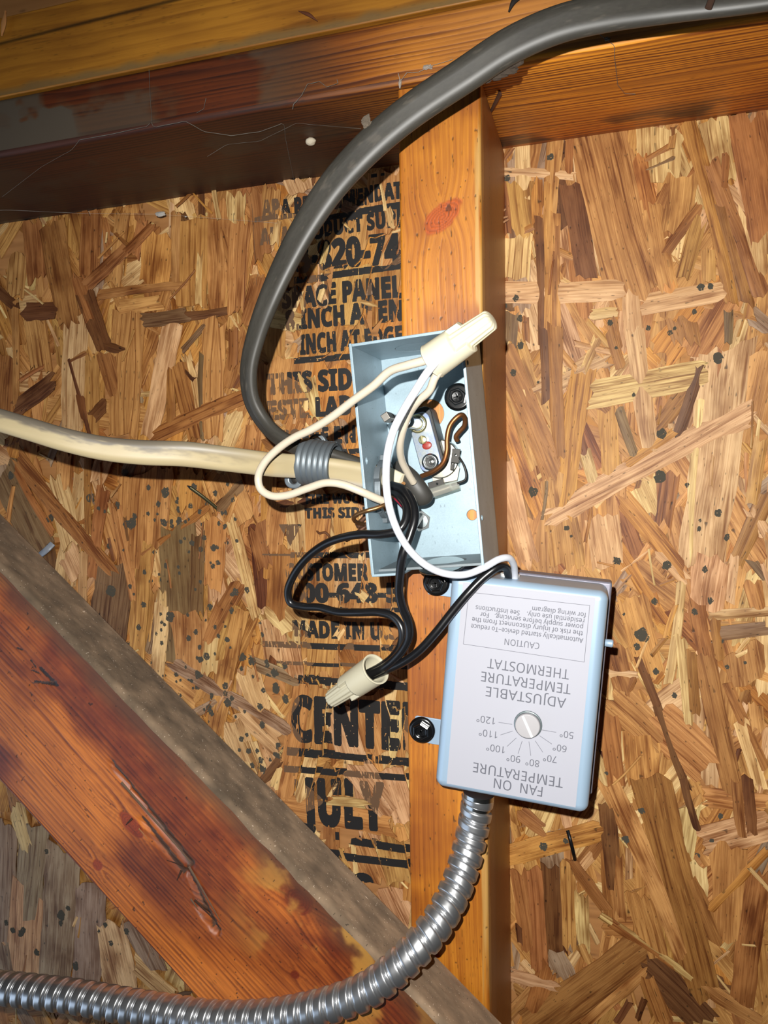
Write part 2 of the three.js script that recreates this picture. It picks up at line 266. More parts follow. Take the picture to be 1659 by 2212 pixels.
S('o', 100, 400, 660, 250, 130); S('b', 180, 140, 330, 260, 90); S('b', 470, 430, 690, 720, 75); S('d', 700, 100, 740, 600, 110); S('b', 745, 400, 780, 775, 90); S('b', 250, 1400, 350, 1050, 130); S('b', 260, 1440, 950, 930, 300);
S('m', 560, 1400, 930, 1080, 90); S('d', 930, 1020, 1270, 1390, 190); S('b', 930, 1100, 1040, 1400, 110); S('l', 660, 760, 1210, 1140, 44); S('b', 720, 800, 1100, 1060, 56); S('m', 700, -40, 1150, 1000, 130); S('b', 950, -60, 1280, 1250, 235);
S('b', 1190, 520, 1340, 920, 88); S('o', 1310, 720, 1650, 370, 60); S('m', 1280, 1180, 1620, 1400, 90); S('p', 120, 1110, 385, 1175, 80); S('d', 835, 1270, 750, 1400, 44); S('d', 925, 1250, 880, 1370, 40); S('d', 1150, -60, 1235, 245, 50); S('b', 1460, -60, 1500, 285, 70); S('d', 1530, -60, 1560, 275, 72);
S('l', 1500, 930, 1580, 936, 14); S('d', 170, 810, 180, 920, 40);
region(0, 440, 0.3617);
S('b', 200, 120, 230, 450, 120); S('m', 120, 300, 100, 560, 110); S('b', 560, 60, 540, 420, 130); S('m', 740, 60, 690, 480, 90); S('o', 960, 200, 930, 480, 200); S('b', 860, 100, 820, 330, 60); S('b', 840, 60, 850, 120, 60); S('m', 1160, 100, 1150, 620, 220); S('l', 1200, 300, 1190, 620, 80);
S('b', 60, 900, 40, 1300, 130); S('m', 220, 700, 260, 1000, 130); S('m', 1320, 0, 1330, 640, 140); S('b', 1290, 30, 1400, 420, 60); S('m', 1490, 100, 1390, 640, 150); S('m', 1060, 60, 1060, 520, 60);
S('m', 780, 640, 740, 1390, 200); S('b', 640, 900, 720, 1150, 130); S('m', 560, 900, 560, 1390, 90); S('p', 470, 680, 440, 1390, 150); S('b', 600, 550, 1130, 490, 60); S('m', 720, 620, 980, 590, 100); S('b', 1090, 960, 1190, 1390, 150); S('l', 1120, 900, 1200, 1300, 60);
S('m', 1290, 690, 1280, 1400, 140); S('g', 1215, 900, 1215, 1400, 32); S('b', 1400, 760, 1400, 980, 60); S('g', 1100, 880, 1240, 720, 34); S('p', 1050, 680, 900, 1400, 120); S('b', 1010, 950, 1030, 1340, 60); S('d', 1080, 960, 1170, 1060, 50);
S('d', 150, 650, 350, 640, 110); S('b', 320, 110, 430, 720, 165); S('b', 470, 440, 560, 700, 90); S('d', 520, 540, 640, 870, 110); S('d', 640, 850, 750, 880, 60); S('m', 100, 590, 105, 1210, 42); S('d', -20, 500, 110, 620, 60); S('d', 100, 1230, 330, 1060, 100); S('b', 130, 1060, 280, 970, 26);
S('b', 530, 490, 780, 260, 80); S('b', 760, 290, 930, 130, 60); S('d', 425, 930, 555, 1400, 26); S('b', 440, 940, 530, 890, 30); S('d', 490, 1150, 520, 1290, 50); S('d', 560, 1280, 640, 1200, 80); S('g', 862, 700, 1120, 668, 86); S('d', 1080, 680, 1412, 632, 56); S('b', 930, 1395, 1450, 1160, 100);
region(0, 920, 0.3617);
S('m', 400, 150, 380, 460, 90); S('p', 640, 180, 590, 330, 110); S('m', 850, 290, 820, 850, 260); S('m', 1000, 260, 960, 700, 110); S('o', 1160, 260, 1130, 520, 150); S('l', 330, 300, 440, 700, 140); S('m', 1340, 290, 1450, 600, 200); S('p', 420, 760, 480, 900, 140);
S('b', 630, 370, 560, 900, 80); S('b', 540, 180, 540, 640, 46); S('g', 700, 820, 640, 1320, 240); S('p', 510, 740, 510, 1080, 60); S('m', 700, 480, 820, 1040, 76); S('m', 890, 700, 830, 1400, 100); S('g', 1060, 600, 1090, 1400, 230); S('g', 1190, 640, 1180, 1100, 100); S('m', 1300, 560, 1280, 960, 130);
S('l', 980, 990, 975, 1400, 66); S('d', 1560, 580, 1600, 1060, 150); S('o', 1620, 260, 1600, 900, 90); S('m', 1420, 1080, 1330, 1400, 150); S('l', 1390, 540, 1540, 1130, 70); S('b', 1440, 940, 1260, 1290, 100); S('b', 960, 695, 1250, 480, 50); S('b', 860, 765, 920, 720, 26); S('g', 1320, 500, 1450, 340, 80);
S('g', 40, 260, 270, 740, 190); S('b', 120, 180, 690, 870, 100); S('b', 100, 250, 330, 640, 56); S('d', 760, 540, 780, 690, 22);
region(300, 1300, 0.3617);
S('m', 300, 60, 320, 420, 240); S('b', 500, 40, 420, 240, 90); S('l', 440, 220, 430, 420, 120); S('m', 600, 60, 470, 790, 130); S('l', 150, 0, 110, 470, 90); S('l', 660, 420, 740, 660, 150); S('p', 800, 130, 830, 330, 150); S('p', 900, 240, 940, 460, 140); S('v', 700, 370, 960, 470, 80); S('p', 560, 700, 660, 960, 160); S('l', 650, 820, 720, 1000, 120);
S('p', 620, 640, 860, 860, 130); S('v', 330, 670, 470, 590, 60); S('v', 210, 350, 910, 760, 92); S('m', 1000, 460, 870, 1170, 120); S('l', 1050, 860, 970, 1170, 80); S('b', 1170, 960, 1070, 1170, 100); S('d', 860, 930, 750, 1060, 70); S('l', 850, 980, 820, 1110, 70);
S('m', 1080, 480, 1050, 900, 110); S('p', 1200, 640, 1280, 920, 180); S('m', 1360, 540, 1440, 900, 220); S('l', 1560, 640, 1500, 900, 90); S('p', 1300, 960, 1500, 1240, 180); S('p', 1500, 980, 1600, 1300, 150); S('m', 850, 1210, 1520, 1330, 150); S('l', 1140, 1180, 1370, 1200, 60, true); S('m', 1300, 1420, 1400, 1659, 180); S('m', 1500, 1400, 1560, 1659, 160); S('l', 1290, 1440, 1320, 1640, 50);
S('m', 1130, 120, 1150, 480, 140); S('m', 1360, 100, 1380, 480, 160); S('l', 1190, 90, 1160, 210, 50, true);
region(500, 340, 0.2411);
S('m', 1100, 500, 1000, 1000, 420); S('m', 1380, 150, 1360, 700, 300); S('m', 100, 560, 60, 1400, 200); S('b', 230, 300, 300, 900, 160); S('l', 60, 330, 60, 600, 180); S('p', 600, 220, 640, 330, 240); S('m', 380, 290, 340, 700, 170); S('l', 420, 600, 400, 800, 80, true); S('l', 780, 800, 720, 900, 150); S('m', 1100, 1000, 1000, 1500, 330); S('m', 1390, 1000, 1380, 1500, 260); S('l', 1410, 480, 1440, 650, 100, true); S('l', 880, 780, 830, 960, 60, true); S('l', 560, 1190, 440, 1520, 200); S('b', 300, 1100, 200, 1500, 220);
S('l', 1180, 1300, 1330, 1340, 40, true); S('l', 1350, 260, 1390, 480, 50, true); S('l', 1020, 600, 1080, 660, 44, true); S('l', 830, 1200, 800, 1300, 50, true); S('l', 1155, 1010, 1150, 1180, 14, true); S('m', 620, 1000, 560, 1160, 200);
region(480, 660, 0.3798);
S('m', 420, 300, 380, 640, 260); S('o', 640, 340, 600, 640, 280); S('o', 620, 60, 560, 300, 300); S('l', 400, 300, 480, 480, 60, true); S('l', 500, 420, 560, 620, 110); S('m', 240, 340, 250, 640, 120); S('l', 240, 60, 460, 110, 120); S('m', 560, 700, 660, 980, 240); S('l', 480, 590, 490, 540, 40, true);
S('m', 560, 1050, 540, 1420, 170); S('l', 420, 1080, 440, 1400, 130); S('m', 700, 1080, 720, 1400, 150); S('m', 330, 1060, 300, 1380, 120); S('d', 330, 1130, 620, 1100, 60); S('b', 200, 1250, 260, 1500, 120);
region(560, 1140, 0.3496);
S('p', 560, 180, 540, 420, 200); S('m', 420, 180, 400, 520, 200); S('b', 150, 120, 130, 520, 170); S('l', 120, 480, 260, 620, 200); S('m', 640, 420, 600, 700, 220); S('l', 620, 400, 700, 460, 60, true); S('l', 520, 620, 480, 680, 70, true); S('m', 420, 540, 380, 900, 200); S('m', 740, 200, 760, 520, 140); S('l', 640, 160, 640, 200, 40, true);
region(0, 1650, 0.4219);
S('v', 50, 300, 30, 900, 110); S('p', 150, 620, 110, 1180, 220); S('v', 190, 300, 150, 800, 150); S('v', 330, 420, 280, 1180, 190); S('v', 470, 600, 450, 1150, 160); S('p', 560, 800, 640, 1150, 170); S('v', 700, 800, 820, 1050, 130); S('l', 700, 1000, 900, 1180, 90); S('g', 760, 1230, 980, 1180, 80); S('v', 30, 900, 80, 1200, 110); S('l', 100, 200, 160, 420, 80);  // toned pale lilac-grey, the daylight at lower left put into the strand colours
{
  const R = rng(909), pick = 'lpmlbomb';
  for (let n = 0; n < 90; n++) {
    const x = -0.43 + R() * 0.52, y = -0.38 + R() * 0.56, L = 0.006 + R() * 0.02, w = 0.001 + R() * R() * 0.0035, a = Math.PI / 2 + (R() + R() - 1) * 1.5; if (x > -0.2 && x < -0.05) continue;
    strand(V(x - Math.cos(a) * L / 2, y - Math.sin(a) * L / 2, 0), V(x + Math.cos(a) * L / 2, y + Math.sin(a) * L / 2, 0), w, vary(TONES[pick[Math.floor(R() * pick.length)]], R), handZ, { R }); handZ += 4e-7;
  }
  const order = strands.map((s, i) => i).filter((i) => { const s = strands[i], q = V(s.x, s.y, 0).project(camera); return Math.abs(q.x) < 1.05 && Math.abs(q.y) < 1.05; });
  // what shows of each strand from the front
  const shown = new Float32Array(strands.length); for (let i = 0; i < owner.length; i += 3) if (heightMap[i] > -1) shown[owner[i]]++;
  order.sort((a, b) => shown[b] - shown[a]);
  const big = new Set(order.slice(0, 300));
  const rest = [[], [], []];
  strands.forEach((s, i) => (big.has(i) ? obj('wood_strand', s.g, strandMats[s.mat], wall) : rest[s.mat].push(s.g)));
  rest.forEach((r, i) => { const m = obj('wood_strands', mergeGeometries(r), strandMats[i], wall); m.userData.kind = 'stuff'; });
}

// ---------------------------------------------------------------- what is printed on it, laid cell by cell over the strands
function printed(name, parent, mat, draw, keep) {
  const cv = document.createElement('canvas'); cv.width = GW; cv.height = GH; const x = cv.getContext('2d');
  x.setTransform(1 / GS, 0, 0, -1 / GS, -GX0 / GS, GH + GY0 / GS);                   // draws in metres, y up
  draw(x);
  const px = x.getImageData(0, 0, GW, GH).data, pos = [], idx = [];
  for (let r = 0; r < GH; r++) {
    const gy = GH - 1 - r; let c = 0;
    while (c < GW) {
      const ok = (k) => { const o = gy * GW + k; return px[(r * GW + k) * 4 + 3] > 120 && heightMap[o] > -1 && keep(k, gy, o); };
      if (!ok(c)) { c++; continue; }
      const s = c; let h0 = heightMap[gy * GW + c], h1 = h0, hm = h0; c++;
      while (c < GW && c - s < 14 && ok(c) && Math.abs(heightMap[gy * GW + c] - h1) < 0.00008) { h1 = heightMap[gy * GW + c]; hm = Math.max(hm, h1); c++; }
      const n = pos.length / 3, X0 = GX0 + (s - 0.5) * GS, X1 = GX0 + (c - 0.5) * GS, Y0 = GY0 + (gy - 0.52) * GS, Y1 = GY0 + (gy + 0.52) * GS, e = 0.00009;
      pos.push(X0, Y0, h0 + e, X1, Y0, h1 + e, X1, Y1, h1 + e, X0, Y1, h0 + e); idx.push(n, n + 1, n + 2, n, n + 2, n + 3);
    }
  }
  const g = new THREE.BufferGeometry(); g.setAttribute('position', new THREE.Float32BufferAttribute(pos, 3)); g.setIndex(idx); g.computeVertexNormals();
  return obj(name, g, mat, parent);
}
function stencil(x) {
  x.fillStyle = '#000';
  const line = (text, x0, y0, x1, y1, cap, weight = 'bold') => {
    const a = P(x0, y0, 0), b = P(x1, y1, 0), L = a.distanceTo(b), h = P((x0 + x1) / 2, (y0 + y1) / 2 - cap, 0).distanceTo(P((x0 + x1) / 2, (y0 + y1) / 2, 0));
    x.save(); x.translate(a.x, a.y); x.rotate(Math.atan2(b.y - a.y, b.x - a.x)); x.font = weight + ' 100px sans-serif';
    x.scale(L / x.measureText(text).width, -h / 71); x.fillText(text, 0, 0); x.lineWidth = 9; x.lineJoin = "round"; x.strokeText(text, 0, 0); x.restore();
  };
  const bar = (x0, y0, x1, y1, w) => {
    const c = [P(x0, y0 - w / 2, 0), P(x1, y1 - w / 2, 0), P(x1, y1 + w / 2, 0), P(x0, y0 + w / 2, 0)]; x.beginPath(); c.forEach((p, i) => (i ? x.lineTo(p.x, p.y) : x.moveTo(p.x, p.y))); x.fill();
  };
  line('APA RECOMMENDAT', 573, 470, 872, 430, 33); bar(690, 475, 900, 441, 15); bar(555, 478, 690, 457, 11); bar(549, 440, 560, 625, 13);
  line('APA PRODUCT SUPP', 568, 531, 880, 488, 33); line('3-820-74', 643, 588, 866, 565, 58); bar(640, 608, 900, 572, 15);
  line('SPACE PANEL', 614, 667, 872, 641, 42); line('8.INCH AT EN', 622, 714, 874, 690, 40); line('INCH AT EDGES', 653, 766, 890, 743, 40); bar(640, 781, 800, 766, 13);
  line('THIS SIDE', 583, 852, 792, 838, 42); line('ESTE LADO', 582, 906, 800, 892, 38); line('SOBRE EN', 610, 964, 772, 954, 34); bar(690, 979, 800, 972, 11);
  line('FIRE WOOD', 664, 1087, 800, 1085, 19); line('THIS SIDE', 664, 1118, 800, 1116, 21);
  bar(632, 1110, 632, 1134, 18); { const c = [P(607, 1131, 0), P(657, 1131, 0), P(632, 1178, 0)]; x.beginPath(); c.forEach((p, i) => (i ? x.lineTo(p.x, p.y) : x.moveTo(p.x, p.y))); x.fill(); }
  bar(632, 1197, 815, 1198, 12); bar(572, 1196, 632, 1197, 4);
  line('CUSTOMER', 622, 1250, 796, 1252, 34); line('800-648-5', 630, 1297, 868, 1298, 38); bar(700, 1315, 880, 1317, 10); line('MADE IN U.S.', 636, 1372, 872, 1380, 34);
  bar(570, 1388, 900, 1401, 13); bar(598, 1428, 900, 1442, 8); bar(648, 1464, 905, 1484, 18);
  line('CENTER', 633, 1592, 918, 1618, 92); bar(624, 1618, 905, 1648, 18); bar(618, 1656, 905, 1678, 14); line('JULY', 664, 1772, 834, 1786, 93); bar(725, 1804, 905, 1834, 17); bar(700, 1840, 905, 1864, 17); line('2', 766, 1943, 812, 1950, 62);
  bar(591, 1482, 591, 1572, 10); bar(805, 384, 818, 382, 8); bar(826, 381, 834, 380, 5); bar(640, 1690, 645, 1690, 22);
}
const streak = (k, gy) => noise(k * 0.5 + 3, gy * 0.045) * 0.65 + noise(k * 0.09, gy * 0.09) * 0.35;
const faint = (k, gy, o) => { const s = strands[owner[o]], X = GX0 + k * GS; return s.take < 0.07 || X < -0.186 + 0.02 * noise(gy * 0.02, 4); };
printed('stamped_lettering', wall, M(0x1d1a18, 0.6), stencil, (k, gy, o) => { const s = strands[owner[o]]; return !s.bare && !faint(k, gy, o) && streak(k, gy) < (s.take < 0.2 ? 0.72 : 0.93) && fbm(k * 0.16, gy * 0.16, 2) > 0.12; }).userData.label = 'black stamped lettering and bars';
printed('faded_lettering', wall, M(0x6b4f36, 0.7), stencil, (k, gy, o) => { const s = strands[owner[o]]; return !s.bare && faint(k, gy, o) && streak(k, gy + 500) < 0.7; }).userData.label = 'faded brown part of the stamped lettering';
printed('mildew_spots', wall, M(0x4a453a, 0.9), (x) => {
  const R = rng(5); x.fillStyle = '#000';
  const dot = (px, py, r) => { const p = P(px, py, 0); x.beginPath(); const q = r / 3600; for (let i = 0; i <= 14; i++) { const a = i / 14 * 2 * Math.PI, s = q * (0.75 + 0.5 * R()); i ? x.lineTo(p.x + s * Math.cos(a), p.y + s * 1.15 * Math.sin(a)) : x.moveTo(p.x + s * Math.cos(a), p.y + s * Math.sin(a)); } x.fill(); };
  for (let i = 0; i < 150; i++) { const px = 200 + (R() + R()) * 200, py = 1040 + R() * 600; if (py < 1250 + (px - 60) * 1.0) dot(px, py, 3 + R() * R() * 7); }
  for (let i = 0; i < 40; i++) dot(450 + R() * 170, 1400 + R() * 260, 4 + R() * 6);
  for (let i = 0; i < 26; i++) dot(20 + R() * 320, 1650 + R() * 480, 4 + R() * 6);
  for (let i = 0; i < 40; i++) dot(1080 + R() * 560, 560 + R() * 1300, 2.5 + R() * 4);
  for (const [px, py, r] of [[30, 1027, 9], [112, 1119, 8], [200, 1075, 10], [273, 1020, 8], [362, 1062, 10], [245, 1275, 12], [372, 1330, 11], [258, 1090, 8], [290, 1130, 12], [1115, 645, 6], [1091, 660, 5], [1110, 805, 6], [1189, 341, 6], [1095, 386, 6], [1550, 775, 9], [1430, 936, 9], [1425, 1030, 10], [1152, 1062, 9], [1333, 1211, 8], [1440, 1220, 8], [1386, 1370, 12], [1377, 1395, 6], [1352, 1810, 7], [1175, 1825, 8], [1085, 940, 8], [140, 1970, 11], [170, 2080, 10], [115, 2115, 7], [280, 2005, 7]]) dot(px, py, r);
}, (k, gy, o) => noise(k * 0.45, gy * 0.45) > 0.1).userData.kind = 'stuff';

// ---------------------------------------------------------------- the unseen attic round about (behind and beside the camera), a gap low on the left lets daylight in
{
  const bare = M(0x6e665c, 0.85);
  const slab = (name, w, h, d, x, y, z) => { const g = new RoundedBoxGeometry(w, h, d, 2, 0.01); const m = obj(name, g, bare); m.position.set(x, y, z); m.userData.kind = 'structure'; scene.add(m); };
  slab('floor', 2.4, 0.05, 2.4, 0, -1.05, 1.15); slab('ceiling', 2.4, 0.05, 2.4, 0, 1.05, 1.15);
  slab('wall_right', 0.05, 2.2, 2.4, 1.2, 0, 1.15); slab('wall_front', 2.4, 2.2, 0.05, 0, 0, 2.35);
  slab('wall_left', 0.05, 1.35, 2.4, -1.2, 0.42, 1.15);                               // the gap under it, out of view, lets bluish daylight onto the lower left
}
// ---------------------------------------------------------------- framing timber
const ST = 0.0885;
const studA = P(870, 900, ST), studB = P(1045, 900, ST), studW = studB.x - studA.x;
const stud = tag(new THREE.Group(), 'upright honey-coloured wall stud with an oval knot, carrying both metal boxes', 'stud');
{
  stud.name = numbered('wall_stud'); stud.position.set((studA.x + studB.x) / 2 - 0.0042, -0.44, 0.0002); stud.rotation.z = Math.PI / 2 - 0.009; scene.add(stud); stud.updateMatrixWorld(true);
  const kn = stud.worldToLocal(P(962, 475, ST)), k2 = stud.worldToLocal(P(905, 520, ST));
  const tex = woodTex(1024, 1024, 0.62, 0.252, {
    light: [208, 134, 36], dark: [142, 74, 14], freq: 330, ring: 0.26, seed: 21, warpAmp: 0.004, fibre: 0.62, blotch: 0.5, knots: [[kn.x + 0.001, kn.y + studW / 2, 0.0054, 2.0, -0.95]],
    stain: (u, v, c, late, o) => {
      const k = smooth(0.42, 0.75, fbm(u * 30 + 4, v * 26 + 2, 4)); for (let i = 0; i < 3; i++) c[i] *= 1 - 0.28 * k * [0.7, 1, 1.3][i];
      if (v > 0.242 || v < 0.0015) for (let i = 0; i < 3; i++) c[i] = mix(c[i], [196, 158, 96][i], 0.75 * smooth(0.3, 0.6, noise(u * 40, v * 300)));   // sapwood at the right-hand corner
      if (v > 0.126 && v < 0.242) for (let i = 0; i < 3; i++) c[i] = mix(c[i], [146, 96, 42][i], 0.7);
      const fl = noise(u * 420 + 7, v * 900); if (fl > 0.93) for (let i = 0; i < 3; i++) c[i] *= 0.6;
    },
  });
  obj('timber', board(0.6105, studW, ST, { r: 0.0014, nx: 60, ny: 12, height: (x, y) => 0.0003 * (fbm(x * 14, y * 60, 3) - 0.5) }), woodMat(uvScale(tex, 0.62, 0.252), 0.5, 0.0003, { clearcoat: 0.25, clearcoatRoughness: 0.45 }), stud);
}
const py0 = 0.1655;                                                  // height of the lower plate's bottom at its left end
{
  const dustGrey = [98, 86, 72];
  const lower = woodTex(2048, 1024, 0.86, 0.24, {
    light: [246, 160, 44], dark: [120, 60, 14], freq: 330, ring: 0.8, seed: 31, warpAmp: 0.004, fibre: 0.4, blotch: 0.4,
    stain: (u, v, c, late, o) => {
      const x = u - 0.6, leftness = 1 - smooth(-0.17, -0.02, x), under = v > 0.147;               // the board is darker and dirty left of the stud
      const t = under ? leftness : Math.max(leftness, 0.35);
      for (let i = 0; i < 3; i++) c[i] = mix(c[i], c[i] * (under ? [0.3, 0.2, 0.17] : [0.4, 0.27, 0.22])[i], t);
      if (!under) { const k = 0.6 * smooth(-0.12, -0.02, x); for (let i = 0; i < 3; i++) c[i] = mix(c[i], [196, 134, 74][i], k); }
      const dn = fbm(u * 26 + 3, v * 40 + 8, 5), patch = under ? smooth(0.5, 0.62, dn) * 0.55 * leftness : smooth(0.52, 0.66, dn) * smooth(-0.1, -0.17, x) * 0.7 + smooth(-0.255, -0.275, x - 0.02 * noise(u * 90, v * 90)) * 0.9 * smooth(0.4, 0.5, fbm(u * 40, v * 50));
      for (let i = 0; i < 3; i++) c[i] = mix(c[i], dustGrey[i] * (under ? 0.62 : 0.85), clamp(patch));
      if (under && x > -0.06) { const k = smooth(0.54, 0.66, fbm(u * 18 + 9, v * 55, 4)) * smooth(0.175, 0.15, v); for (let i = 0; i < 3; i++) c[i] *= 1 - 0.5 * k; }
    },
  });
  const H = 0.0295, g = thing('top_plate', 'lower horizontal timber resting on the stud, dark and dusty left of it', 'beam', V(-0.6, py0 + H / 2 + 0.0004, 0.0002), 0.013);
  obj('timber', board(0.86, H, ST, { r: 0.0028, nx: 90, ny: 8, height: (x, y) => 0.0006 * (fbm(x * 12, y * 60, 3) - 0.5) }), woodMat(uvScale(lower, 0.86, 0.24), 0.58, 0.0004), g);
  const upper = woodTex(1024, 512, 0.86, 0.2, {
    light: [176, 118, 36], dark: [108, 62, 16], freq: 150, ring: 0.4, seed: 41, warpAmp: 0.006, blotch: 0.5,
    stain: (u, v, c) => { const k = smooth(0.004, 0.0, v - 0.002 * noise(u * 120, 3)); for (let i = 0; i < 3; i++) c[i] = mix(c[i], [110, 92, 66][i], 0.7 * k); const l = smooth(0.0014, 0, Math.abs(v - 0.026 - 0.02 * (u - 0.3))); for (let i = 0; i < 3; i++) c[i] *= 1 - 0.5 * l; },
  });
  const h = thing('top_plate', 'yellowish upper horizontal timber lying along the top of the lower one', 'beam', V(-0.6, py0 + H + 0.0200 + 0.0008, 0.0002), 0.0138);
  obj('timber', board(0.86, 0.04, ST - 0.0003, { r: 0.0007, nx: 60, ny: 8, height: (x, y) => 0.0005 * (fbm(x * 9, y * 50, 3) - 0.5) }), woodMat(uvScale(upper, 0.86, 0.2), 0.5, 0.0003), h);
}
const BZ = 0.0915, BT = 0.0305, BF = BZ + BT;                      // the brace lies across the face of the stud
const bt0 = P(0, 1221, BF), bt1 = P(814, 2062, BF), bAng = Math.atan2(bt1.y - bt0.y, bt1.x - bt0.x), BW = 0.0865;
const bDir = V(Math.cos(bAng), Math.sin(bAng), 0), bUp = V(-Math.sin(bAng), Math.cos(bAng), 0);
const brace = thing('diagonal_brace', 'slanting reddish-brown timber with a dusty top edge and splintered gouges, at lower left', 'brace', bt0.clone().addScaledVector(bDir, -0.12).addScaledVector(bUp, -BW / 2).setZ(BZ), bAng);
{
  const at = (x, y) => { const p = brace.worldToLocal(P(x, y, BF)); return [p.x, p.y + BW / 2]; };
  const cuts = [[at(232, 1636), at(418, 1868), 0.002, 0.0052, 0.0018], [at(300, 1760), at(400, 1885), 0.003, 0.005, 0.0013], [at(398, 1868), at(468, 2004), 0.0012, 0.0062, 0.0024], [at(418, 1950), at(474, 2012), 0.0012, 0.004, 0.0034], [at(60, 1480), at(118, 1475), 0.0006, 0.0012, 0.0006]];
  const carve = (x, y) => {
    let h = 0.0005 * (fbm(x * 10, y * 60, 3) - 0.5);
    for (const [a, b, w0, w1, d] of cuts) {
      const ex = b[0] - a[0], ey = b[1] - a[1], L = Math.hypot(ex, ey), k = ((x - a[0]) * ex + (y - a[1]) * ey) / (L * L); if (k < 0 || k > 1) continue;
      const q = ((x - a[0]) * -ey + (y - a[1]) * ex) / L, w = mix(w0, w1, k);                   // q > 0: towards the brace's upper side
      if (q < 0.0002 && q > -w) h -= d * smooth(-w, -w * 0.1, q) * smooth(0, 0.12, k);
    }
    return h;
  };
  const gold = at(735, 2035), marks = [[at(72, 1476), at(120, 1484), 0.0007], [at(84, 1448), at(119, 1484), 0.0009], [at(62, 1430), at(74, 1446), 0.0004], [at(66, 1452), at(80, 1458), 0.0004], [at(33, 1404), at(44, 1408), 0.0004]];
  const kA = at(640, 1950), kB = at(207, 1872), kC = at(632, 2110), kD = at(280, 1785);
  const tex = woodTex(2048, 512, 0.62, 0.24, {
    light: [220, 128, 48], dark: [118, 54, 20], freq: 480, ring: 0.5, seed: 51, warpAmp: 0.005, fibre: 0.55, blotch: 0.45, knots: [[kA[0], kA[1], 0.0062, 1.2], [kB[0], kB[1], 0.003, 1], [kC[0], kC[1], 0.0022, 1], [kD[0], kD[1], 0.004, 2]],
    stain: (u, v, c, late, o) => {
      const red = smooth(0.37, 0.6, fbm(u * 14 + 2, v * 26 + 1, 5)) * (0.7 + 0.6 * fbm(u * 160, v * 240, 3)); for (let i = 0; i < 3; i++) c[i] *= mix(1, [0.62, 0.48, 0.48][i], red * (1 - 0.75 * smooth(0.22, 0.4, u) * smooth(0.075, 0.03, v)));
      const grime = smooth(BW - 0.018, BW - 0.004, v + 0.012 * (fbm(u * 60, v * 60, 3) - 0.5)) * (v < BW + 0.002 ? 1 : 0); for (let i = 0; i < 3; i++) c[i] = mix(c[i], [86, 58, 40][i], 0.75 * grime);
      const pale = smooth(0.42, 0.6, fbm(u * 60 + 3, v * 70, 5)) * smooth(0.06, 0.02, Math.hypot((u - gold[0]) * 0.8, v - gold[1])); for (let i = 0; i < 3; i++) c[i] = mix(c[i], [198, 148, 66][i], 0.75 * pale);
      const mark = (a, b) => { const ex = b[0] - a[0], ey = b[1] - a[1], k = clamp(((u - a[0]) * ex + (v - a[1]) * ey) / (ex * ex + ey * ey)); return Math.hypot(u - a[0] - k * ex, v - a[1] - k * ey); };
      for (const [a, b, w] of marks) if (mark(a, b) < w * (0.6 + 0.7 * noise(u * 3000, v * 3000))) for (let i = 0; i < 3; i++) c[i] = mix(c[i], [34, 26, 24][i], 0.85);
      if (v < 0.006 && u < 0.155 && v < (0.155 - u) * 0.3) for (let i = 0; i < 3; i++) c[i] = mix(c[i], [226, 180, 128][i], 0.8);   // the chipped corner
      const h = carve(u, v); if (h < -0.0003) for (let i = 0; i < 3; i++) c[i] = mix(c[i], mix(1, 1.5, noise(u * 60, v * 2600)) * [62, 42, 30][i], 0.95 * smooth(0.0003, 0.0005, -h));  // torn grey wood, coloured darker still against the flash on the gouge slope
      const speck = noise(u * 700, v * 700); if (speck > 0.955) for (let i = 0; i < 3; i++) c[i] *= 0.5;
    },
  });
  obj('timber', board(0.6, BW, BT, { r: 0.0013, nx: 420, ny: 70, height: carve }), woodMat(uvScale(tex, 0.62, 0.24), 0.5, 0.0004, { clearcoat: 0.15, clearcoatRoughness: 0.45 }), brace);
  // dust that has settled on the upper edge and spills over its arris
  const pos = [], uv = [], idx = [], nx = 300, ny = 26, r = 0.0013;
  for (let i = 0; i <= nx; i++) {
    const x = 0.6 * i / nx, spill = 0.0012 + 0.0022 * fbm(x * 70, 1, 3) * (0.5 + fbm(x * 14, 5, 2));
    for (let j = 0; j <= ny; j++) {
      const k = j / ny, e = 0.00035 + 0.0006 * fbm(x * 160, k * 22, 4) * Math.min(1, 6 * (1 - k) * 1.2 + 0.02) * Math.min(1, 8 * k + 0.1), s = k * (BT + spill);
      if (s < BT - r) pos.push(x, BW / 2 + e, s);
      else { const a = Math.min(1, (s - BT + r) / (r * 1.6)) * Math.PI / 2, over = Math.max(0, s - BT - r * 0.6); pos.push(x, BW / 2 - r + (r + e) * Math.cos(a) - over, BT - r + (r + e) * Math.sin(a) + 0.00012); }
      uv.push(x, s);
    }
  }
  for (let i = 0; i < nx; i++) for (let j = 0; j < ny; j++) { const a = i * (ny + 1) + j, b = a + ny + 1; idx.push(a, a + 1, b, b, a + 1, b + 1); }
  const g = new THREE.BufferGeometry(); g.setAttribute('position', new THREE.Float32BufferAttribute(pos, 3)); g.setAttribute('uv', new THREE.Float32BufferAttribute(uv, 2)); g.setIndex(idx); g.computeVertexNormals();
  const dt = dataTex(2048, 256, (x, y, c) => {
    const u = x * 0.6, v = y * 0.036, n = fbm(u * 120, v * 200, 4), m = fbm(u * 14, v * 40 + 3, 3), sp = noise(u * 1500, v * 1500), k = 0.78 + 0.45 * (n - 0.5) + 0.3 * (m - 0.5) + 0.16 * smooth(0.25, 0.5, u);  // brightening towards the lower right put into the dust colour
    c[0] = 156 * k; c[1] = 131 * k; c[2] = 105 * k; if (sp > 0.93) for (let i = 0; i < 3; i++) c[i] += 60; if (sp < 0.04) for (let i = 0; i < 3; i++) c[i] *= 0.6;
  });
